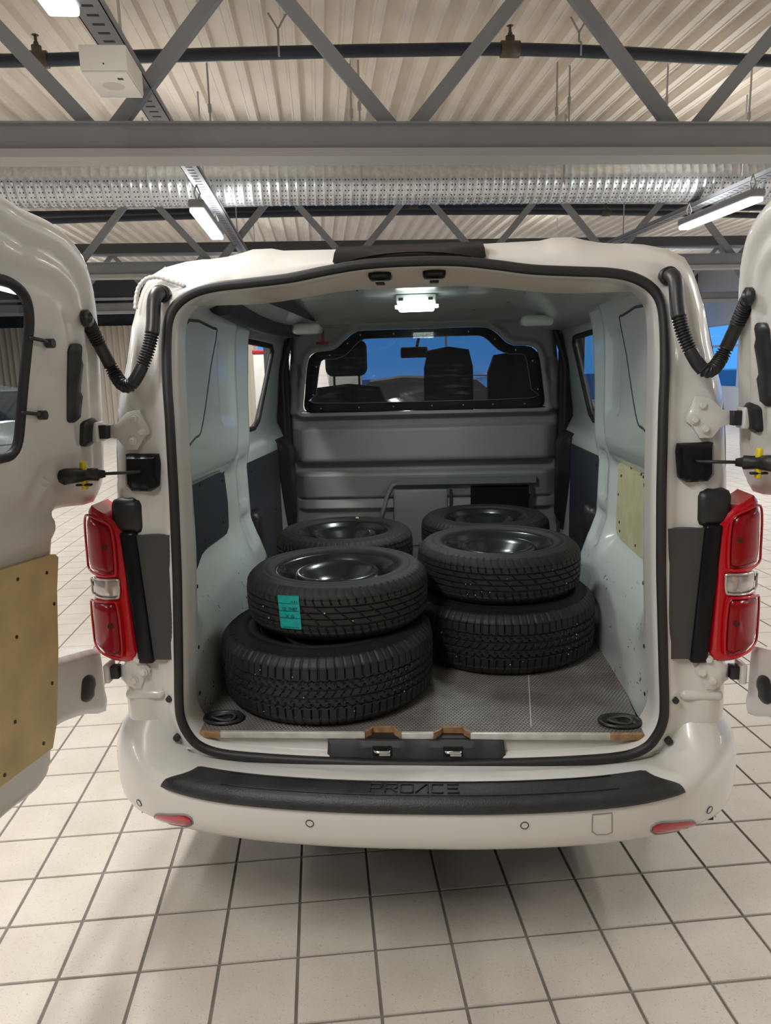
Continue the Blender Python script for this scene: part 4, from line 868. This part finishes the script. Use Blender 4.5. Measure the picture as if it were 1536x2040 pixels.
# ------------------------------------------------------------------ cab behind the window
def seat(x, w, top, head):
    st = sheet('cab_seat', [(x-w/2, .95), (x+w/2, .95), (x+w/2*.96, top-.12), (x+w/2*.8, top-.02), (x, top), (x-w/2*.8, top-.02), (x-w/2*.96, top-.12)], [], .05, lambda a, b, d, dh: (a, 4.36+.06*sst(d, .06, 0), b), fabric, van, back=(0, .12, 0))
    if head:
        rbox('headrest', (x-.125, 4.38, top+.045), (x+.125, 4.48, top+.255), .045, fabric, st, seg=4)
        for k in (-.075, .075): MB().tube([(x+k, 4.43, top-.05), (x+k, 4.43, top+.08)], .007, 8).obj('headrest_post', blackp, st)
q = on((690, 765), 1, 4.4); seat(q[0], .48, q[2], True)
q = on((893, 690), 1, 4.4); seat(q[0], .30, q[2], False)
q = on((1040, 705), 1, 4.4); seat(q[0]+.02, .44, q[2]+.02, False)
rbox('dashboard', (-.70, 5.15, .75), (.70, 5.60, 1.16), .06, greyd, van)
V, F = sweep([(-.40+.19*math.cos(a), 4.98+.06*math.sin(a), 1.15+.17*math.sin(a)) for a in np.linspace(0, 2*math.pi, 28, endpoint=False)], .013, 8, True); mk('steering_wheel', V, F, blackp, van)
q = on((828, 702), 1, 4.95); mr_ = rbox('rear_view_mirror', (q[0]-.10, 4.93, q[2]-.035), (q[0]+.08, 4.96, q[2]+.035), .012, blackp, van); MB().tube([(q[0], 4.95, q[2]), (q[0]+.02, 5.0, q[2]+.09)], .01, 8).obj('mirror_stem', blackp, mr_)
# ------------------------------------------------------------------ cargo floor board
def board_material():
    m = bpy.data.materials.new('hex_board'); m.use_nodes = True; nt = m.node_tree; b = nt.nodes['Principled BSDF']; b.inputs['Roughness'].default_value = .38
    g = nt.nodes.new('ShaderNodeNewGeometry'); L = nt.links.new
    def vm(op, a, b_=None):
        n = nt.nodes.new('ShaderNodeVectorMath'); n.operation = op
        for k, v in enumerate((a, b_)):
            if v is None: continue
            if isinstance(v, tuple): n.inputs[k].default_value = v
            else: L(v, n.inputs[k])
        return n
    R3 = 3**.5; sc = .0105
    p = vm('MULTIPLY', g.outputs['Position'], (1/sc, 1/sc, 0)).outputs[0]
    p = vm('ADD', p, (1000, 1000*R3, 0)).outputs[0]
    def cell(off):
        q = vm('ADD', p, off).outputs[0]; q = vm('MODULO', q, (1, R3, 1)).outputs[0]; q = vm('SUBTRACT', q, (.5, R3/2, 0)).outputs[0]
        a = vm('ABSOLUTE', q).outputs[0]; l = vm('LENGTH', vm('MULTIPLY', q, (1, 1, 0)).outputs[0]); dt = vm('DOT_PRODUCT', a, (.5, R3/2, 0)).outputs['Value']
        sx = nt.nodes.new('ShaderNodeSeparateXYZ'); L(a, sx.inputs[0]); mx = nt.nodes.new('ShaderNodeMath'); mx.operation = 'MAXIMUM'; L(sx.outputs[0], mx.inputs[0]); L(dt, mx.inputs[1]); return mx.outputs[0]
    mn = nt.nodes.new('ShaderNodeMath'); mn.operation = 'MINIMUM'; L(cell((0, 0, 0)), mn.inputs[0]); L(cell((.5, R3/2, 0)), mn.inputs[1])
    mr = nt.nodes.new('ShaderNodeMapRange'); mr.inputs[1].default_value = .36; mr.inputs[2].default_value = .44; L(mn.outputs[0], mr.inputs[0])
    n = nt.nodes.new('ShaderNodeTexNoise'); n.inputs['Scale'].default_value = 7; n.inputs['Detail'].default_value = 6; L(g.outputs['Position'], n.inputs['Vector'])
    r = nt.nodes.new('ShaderNodeValToRGB'); r.color_ramp.elements[0].position = .3; r.color_ramp.elements[1].position = .75; r.color_ramp.elements[0].color = (.15, .13, .12, 1); r.color_ramp.elements[1].color = (.34, .33, .32, 1); L(n.outputs[0], r.inputs[0])
    mx = nt.nodes.new('ShaderNodeMixRGB'); mx.inputs[2].default_value = (.055, .05, .047, 1); L(mr.outputs[0], mx.inputs[0]); L(r.outputs[0], mx.inputs[1]); L(mx.outputs[0], b.inputs['Base Color'])
    bp = nt.nodes.new('ShaderNodeBump'); bp.inputs['Strength'].default_value = .6; bp.inputs['Distance'].default_value = .0012; bp.invert = True; L(mr.outputs[0], bp.inputs['Height']); L(bp.outputs[0], b.inputs['Normal']); return m
hexm = board_material()
YF = 1.848; lx = [on((762, 1462), 1, YF)[0], on((902, 1464), 1, YF)[0]]
fo = [(-.604, YF)]
for x in lx: fo += [(x-.048, YF), (x-.036, YF+.012), (x-.030, YF+.034), (x+.030, YF+.034), (x+.036, YF+.012), (x+.048, YF)]
fo += [(.604, YF), (.628, 2.2), (.632, 2.9), (.75, 2.98), (.75, 4.06), (-.75, 4.06), (-.75, 2.98), (-.632, 2.9), (-.628, 2.2)]
fb = sheet('cargo_floor', fo, [], .2, lambda x, y, d, dh: (x, y, .60+0*x), hexm, van, back=(0, 0, -.014), edge=.1, smooth=False)
def strip(a, b, m_, nm, h_=.016): return rbox(nm, (a, YF-.007, .600-h_), (b, YF+.004, .6015), .001, m_, fb)
xe = .604; strip(-xe, -.545, wood, 'wood_edge'); strip(-.545, lx[0]-.048, alu, 'metal_edge'); strip(lx[0]+.052, lx[1]-.052, alu, 'metal_edge'); strip(lx[1]+.048, .545-.03, alu, 'metal_edge'); strip(.515, xe, wood, 'wood_edge')
for x in lx:
    P = [(x-.052, YF-.003), (x-.044, YF+.004), (x-.034, YF+.016), (x-.030, YF+.030), (x+.030, YF+.030), (x+.034, YF+.016), (x+.044, YF+.004), (x+.052, YF-.003)]
    mb = MB()
    for a, b in zip(P[:-1], P[1:]): mb.bar((*a, .593), (*b, .593), .006, .018)
    mb.obj('cut_out_edge', wood, fb)
# joint line and scuff on the board
a, b = on((1053, 1345), 2, .60), on((1058, 1448), 2, .60); MB().bar((a[0], a[1], .6003), (b[0], b[1], .6003), .003, .0006).obj('chalk_scratch', mat('scratch_pale', (.5, .48, .44), .6), fb)
# sill under the board edge with the lower lock
sill = rbox('sill_panel', (-.62, 1.858, .48), (.62, 1.90, .584), .006, paint, van)
V = []; X = np.linspace(-.64, .64, 33)
for y, z in ((1.825, .530), (1.85, .527), (1.862, .545)): V += [(x, y, z+.03*float(sst(abs(x), .5, .64))) for x in X]
mk('sill_gutter', V, [(k*33+i, k*33+i+1, (k+1)*33+i+1, (k+1)*33+i) for k in range(2) for i in range(32)], paint, sill)
xl, xr = on((655, 1490), 1, 1.85)[0], on((1003, 1490), 1, 1.85)[0]
lc = sheet('lock_cover', [(xl-.004, .518), (xr+.006, .518), (xr, .583), (xl, .583)], [], .012, lambda x, z, d, dh: (x, 1.834-.012*sst(d, 0, .012)+.010*(sst(np.abs(x-lx[0]), .06, .075)*sst(np.abs(x-lx[1]), .06, .075))*sst(z, .55, .56), z), mat('lock_plastic', (.03, .03, .033), .6, bump=(400, .4)), van, back=(0, .02, 0))
for x in lx:
    MB().box((x-.026, 1.819, .546), (x+.026, 1.824, .573)).obj('lock_pocket', mat('void_black', (.002, .002, .002), .9), lc)
    V, F = sweep(smoothpath([(x-.020, 1.830, .562), (x-.019, 1.815, .561), (x, 1.812, .561), (x+.019, 1.815, .561), (x+.020, 1.830, .562)], 4), .0042, 8); mk('lock_bar', V, F, chrome, lc)
    MB().box((x-.044, 1.845, .55), (x+.044, 1.90, .5855)).obj('lock_block', blackp, lc)
    rbox('lock_plate', (x-.008, 1.815, .548), (x+.022, 1.818, .556), .001, alu, lc)
# lashing-eye cups in the floor corners
for s, p in ((-1, (447, 1433)), (1, (1238, 1440))):
    c = on(p, 2, .602); w = .06; x, y = s*.555, c[1]
    V, F = lathe([(1.0, .000), (.97, .006), (.88, .007), (.80, .003), (.72, -.006), (.0, -.006)], 24); V = [(x+a*.060*(1 if abs(a) < 2 else 1), y+b*.042, .6005+c_+.006) for a, b, c_ in V]
    o = mk('lashing_cup', V, F, blackp, fb)
    V, F = sweep([(x+.032*math.cos(a), y+.020*math.sin(a), .6095+.003*math.sin(2*a)) for a in np.linspace(0, 2*math.pi, 24, endpoint=False)], .004, 8, True); o2 = mk('lashing_ring', V, F, greyd, fb); MB().disc((x+.015*-s, y, .604), (0, 0, 1), .010, .006, 14).obj('lashing_bolt', blackp, fb, True)
# ================================================================== WHEELS
def tyre_mesh(name, R, w, rb, kind, N=720):
    """revolved tyre carcass with a cut tread, axis z, base at z=0"""
    sh = .20 if kind != 'van' else .17
    prof_in = [(rb+.002, .016), (rb+.006, .006), (rb+.016, .001), (rb+.030, .0), (rb+.032, .0016), (rb+.040, .0016), (rb+.042, 0), ((rb+R)/2, .0)]
    low = [(rb+.0, .03)]+prof_in+[(R-.032, .006), (R-.028, .0045), (R-.022, .010), (R-.014, .016), (R-.007, .024), (R-.003, .032)]
    rows = [(r, z, 0) for r, z in low]; n = 40
    for i in range(n+1): t = i/n; z = .036+(w-.072)*t; rows.append((R-.003*(2*t-1)**4*1.2, z, 1))
    rows += [(r, w-z, 0) for r, z in low[::-1]]
    nr = len(rows); th = np.arange(N)*2*math.pi/N; V = np.zeros((N, nr, 3)); arc = th*R
    for i, (r, z, tr) in enumerate(rows):
        rad = np.full(N, r); vv = (z-.03)/(w-.06); sl = np.zeros(N)
        if kind == 'van':
            P = 2*math.pi*R/84; ph = np.mod(arc/P, 1); tri = np.abs(ph-.5)*2-.5
            if tr:
                g = np.zeros(N)
                for c, am in ((.25, .012), (.42, .012), (.58, .012), (.75, .012)): g = np.maximum(g, np.abs(vv-c-am*tri) < .021)
                for c0, c1, sg in ((.27, .40, 1), (.44, .56, -1), (.60, .73, 1)):
                    ph2 = np.mod(arc/P+sg*1.1*(vv-c0)/(c1-c0)*.6, 1); g = np.maximum(g, (ph2 < .20) & (vv > c0) & (vv < c1) & ((vv < (c0+c1)/2-.01) | (vv > (c0+c1)/2+.01)))
                if vv < .21 or vv > .79: g = np.maximum(g, np.mod(arc/P+.3, 1) < .18)
                rad = rad-.0065*g
            elif R-.034 < r: rad = rad-.005*(np.mod(arc/P+.3, 1) < .18)*(r > R-.03)
        else:
            P = 2*math.pi*R/72; lean = 1.0*(vv-.5)
            if tr:
                g = np.zeros(N)
                for c in (.235, .42, .60, .785): g = np.maximum(g, (abs(vv-c) < .024)*np.ones(N))
                if .26 < vv < .40 or .44 < vv < .58 or .62 < vv < .765: g = np.maximum(g, np.mod(arc/(2*P)+2.4*vv, 1) < .065)
                if vv < .20 or vv > .82: g = np.maximum(g, np.mod(arc/P+(.5 if vv > .5 else 0)+1.2*(vv-.5), 1) < .15)
                rad = rad-.0062*g
            elif r > R-.03: rad = rad-.0045*(np.mod(arc/P+(.5 if z > w/2 else 0)+1.2*(vv-.5), 1) < .15)
        if not tr and rb+.05 < r < rb+.07: rad = rad
        V[:, i, 0] = rad*np.cos(th); V[:, i, 1] = rad*np.sin(th); V[:, i, 2] = z
    idx = np.arange(N*nr).reshape(N, nr); a = idx[:, :-1]; b = np.roll(idx, -1, 0)[:, :-1]; c = np.roll(idx, -1, 0)[:, 1:]; d = idx[:, 1:]
    F = np.stack([a, b, c, d], -1).reshape(-1, 4)
    me = bpy.data.meshes.new(name); me.vertices.add(N*nr); me.vertices.foreach_set('co', V.reshape(-1)); me.loops.add(F.size); me.loops.foreach_set('vertex_index', F.reshape(-1).astype(np.int32))
    me.polygons.add(len(F)); me.polygons.foreach_set('loop_start', np.arange(0, F.size, 4, dtype=np.int32)); me.polygons.foreach_set('loop_total', np.full(len(F), 4, np.int32)); me.update(); me.validate()
    sm = np.ones(len(F), bool); tr_cols = np.array([(rows[i][2] or rows[i+1][2]) for i in range(nr-1)]); sm = ~np.tile(tr_cols, N).astype(bool); me.polygons.foreach_set('use_smooth', sm)
    me.materials.append(tyrem2 if kind == 'van' else tyrem); return me
def rim_mesh(name, rb, w):
    t = w
    prof = [(rb+.006, .012), (rb+.008, .022), (rb-.004, .03), (rb-.02, w*.4), (rb-.024, w*.6), (rb-.006, w-.03), (rb+.008, t-.022), (rb+.009, t-.012), (rb+.003, t-.011), (rb-.006, t-.016), (rb-.010, t-.026), (rb-.022, t-.034), (rb-.026, t-.060), (rb-.034, t-.072),
            (rb*.80, t-.068), (rb*.745, t-.048), (rb*.71, t-.029), (rb*.675, t-.022), (rb*.62, t-.023), (rb*.53, t-.036), (rb*.42, t-.056), (rb*.34, t-.066), (rb*.30, t-.068), (.034, t-.068), (.031, t-.075), (.030, t-.095)]
    V, F = lathe(prof, 72); me = bpy.data.meshes.new(name); me.from_pydata(V, [], F); me.polygons.foreach_set('use_smooth', [True]*len(F)); me.materials.append(rimm); return me
T_S = tyre_mesh('tyre', .285, .164, .190, 'summer'); R_S = rim_mesh('rim', .186, .164)
T_V = tyre_mesh('tyre', .329, .21, .206, 'van'); R_V = rim_mesh('rim', .202, .21)
dk = mat('hole_dark', (.003, .003, .003), .8)
def wheel(loc, rz, kind, label, group=None):
    R, w, rb, T, Rm = (.285, .164, .186, T_S, R_S) if kind == 's' else (.329, .21, .202, T_V, R_V)
    t = thing('spare_wheel', label, 'wheel', loc, rz, group)
    link('tyre', T, t); r = link('rim', Rm, t)
    for k in range(5):
        a = 2*math.pi*k/5+.3; MB().disc((.050*math.cos(a), .050*math.sin(a), w-.0685), (0, 0, 1), .0085, .001, 12).obj('bolt_hole', dk, r)
    for k in range(10):
        a = 2*math.pi*k/10; MB().disc((rb*.81*math.cos(a), rb*.81*math.sin(a), w-.0705), (0, 0, 1), .009, .003, 12).obj('vent_hole', dk, r)
    MB().tube([(rb*.86, 0, w-.065), (rb*.92, 0, w-.035)], .005, 8).obj('valve', blackp, r, True)
    return t
wheel((-.285, 2.178, .601), .3, 'v', 'wide black van wheel lying at the sill, under the wheel with the teal label')
wB = wheel((-.255, 2.234, .812), 1.1, 's', 'black wheel with a teal paper label stuck on its tread')
wheel((.281, 2.525, .601), 1.7, 'v', 'wide black van wheel lying under a smaller wheel, beside the pale plywood lining')
wheel((.278, 2.548, .812), 2.3, 's', 'smaller black wheel on top of the wide one beside the pale plywood lining')
wheel((-.318, 2.985, .601), .9, 's', 'black wheel at the bottom of the rear stack near the navy lining')
wE = wheel((-.322, 2.985, .766), 2.9, 's', 'black wheel with a white balance tag, topmost of the rear stack near the navy lining')
wheel((.280, 3.245, .601), .2, 's', 'black wheel at the bottom of the stack by the bulkhead hatch')
wheel((.280, 3.245, .766), 1.4, 's', 'black wheel topmost of the stack in front of the bulkhead hatch')
a = -2.9+.9
MB().disc((.20*math.cos(a+.5), .20*math.sin(a+.5), .163), (0, 0, 1), .008, .004, 8).obj('balance_tag', whitep, wE)
# small stones caught in the treads
stone = mat('pale_stone', (.5, .48, .44), .8); rng = random.Random(8)
for wn, R_, w_, k_ in (('spare_wheel', .329, .21, 7), ('spare_wheel.001', .285, .164, 4), ('spare_wheel.002', .329, .21, 9), ('spare_wheel.003', .285, .164, 9)):
    wo = bpy.data.objects[wn]
    for k in range(k_):
        a = -math.pi/2+rng.uniform(-.85, .85)-wo.rotation_euler.z; z = rng.uniform(.04, w_-.04); r = rng.uniform(.0014, .0024)
        V, F = lathe([(0, -r), (r*.8, -r*.5), (r, 0), (r*.7, r*.6), (0, r)], 6); mk('pebble', [((R_+.0005)*math.cos(a)+x, (R_+.0005)*math.sin(a)+y, z+zz) for x, y, zz in V], F, stone, wo)
# teal paper label with handwriting
def lab_pt(u, v, o=.0012):   # u along circumference (m), v height
    R = .285+o; c = on((575, 1220), 2, .89); ang = math.atan2(c[1]-2.234, c[0]+.255); aa = LA+u/R-1.1; return (R*math.cos(aa), R*math.sin(aa), v)
def hit(p):
    d = ray(p); o = CAM-np.array((-.255, 2.234, 0)); A_ = d[0]**2+d[1]**2; B_ = o[0]*d[0]+o[1]*d[1]; C_ = o[0]**2+o[1]**2-.286**2
    t = (-B_-math.sqrt(B_*B_-A_*C_))/A_; q = o+d*t; return math.atan2(q[1], q[0]), q[2]-.812
LA = 0
cn = [hit(p) for p in ((553, 1185), (595, 1187), (601, 1254), (560, 1251))]
def lp(a, b, o): 
    ang = (cn[0][0]*(1-a)+cn[1][0]*a)*(1-b)+(cn[3][0]*(1-a)+cn[2][0]*a)*b; z = (cn[0][1]*(1-a)+cn[1][1]*a)*(1-b)+(cn[3][1]*(1-a)+cn[2][1]*a)*b
    R = .2858+o; return (R*math.cos(ang-1.1), R*math.sin(ang-1.1), z)
V = []; NX, NY = 9, 13
for j in range(NY):
    for i in range(NX): V.append(lp(i/(NX-1), j/(NY-1), .0006+.0006*math.sin(j*1.9+i*.4)))
lb = mk('paper_label', V, [(j*NX+i, j*NX+i+1, (j+1)*NX+i+1, (j+1)*NX+i) for j in range(NY-1) for i in range(NX-1)], teal, wB)
def handwriting(txt, a0, b0, wd, ht):
    cu = bpy.data.curves.new('t', 'FONT'); cu.body = txt; cu.resolution_u = 3; ob = bpy.data.objects.new('t', cu); C.objects.link(ob); bpy.context.view_layer.update()
    me = bpy.data.meshes.new_from_object(ob); bpy.data.objects.remove(ob); co = np.array([v.co[:2] for v in me.vertices]); lo_, hi_ = co.min(0), co.max(0)
    V = [lp(a0+wd*(x-lo_[0])/(hi_[0]-lo_[0])+.03*(y-lo_[1]), b0-ht*(y-lo_[1])/(hi_[1]-lo_[1]), .0018) for x, y in co]; F = [tuple(p.vertices) for p in me.polygons]
    mk('handwriting', V, F, ink, lb, False)
handwriting('A41', .60, .21, .30, .06); handwriting('YZ', .15, .44, .22, .09); handwriting('7HB7', .48, .44, .40, .09); handwriting('X G', .30, .66, .42, .10); handwriting('AU 25 1A HK', .15, .97, .75, .04)
for b in (.235, .46, .67): V, F = sweep([lp(x, b, .0016) for x in np.linspace(.04, .96, 8)], .0006, 4); mk('ruled_line', V, F, ink, lb)
# road wheels of the van itself
for x in (-.76, .76):
    for y in (2.75, 5.55):
        tw = link('road_wheel', T_V, van); M = Matrix.Translation((x+(.105 if x > 0 else -.105)*-1, y, .329)) @ Matrix.Rotation(math.pi/2, 4, 'Y'); tw.matrix_basis = M; link('rim', R_V, tw)
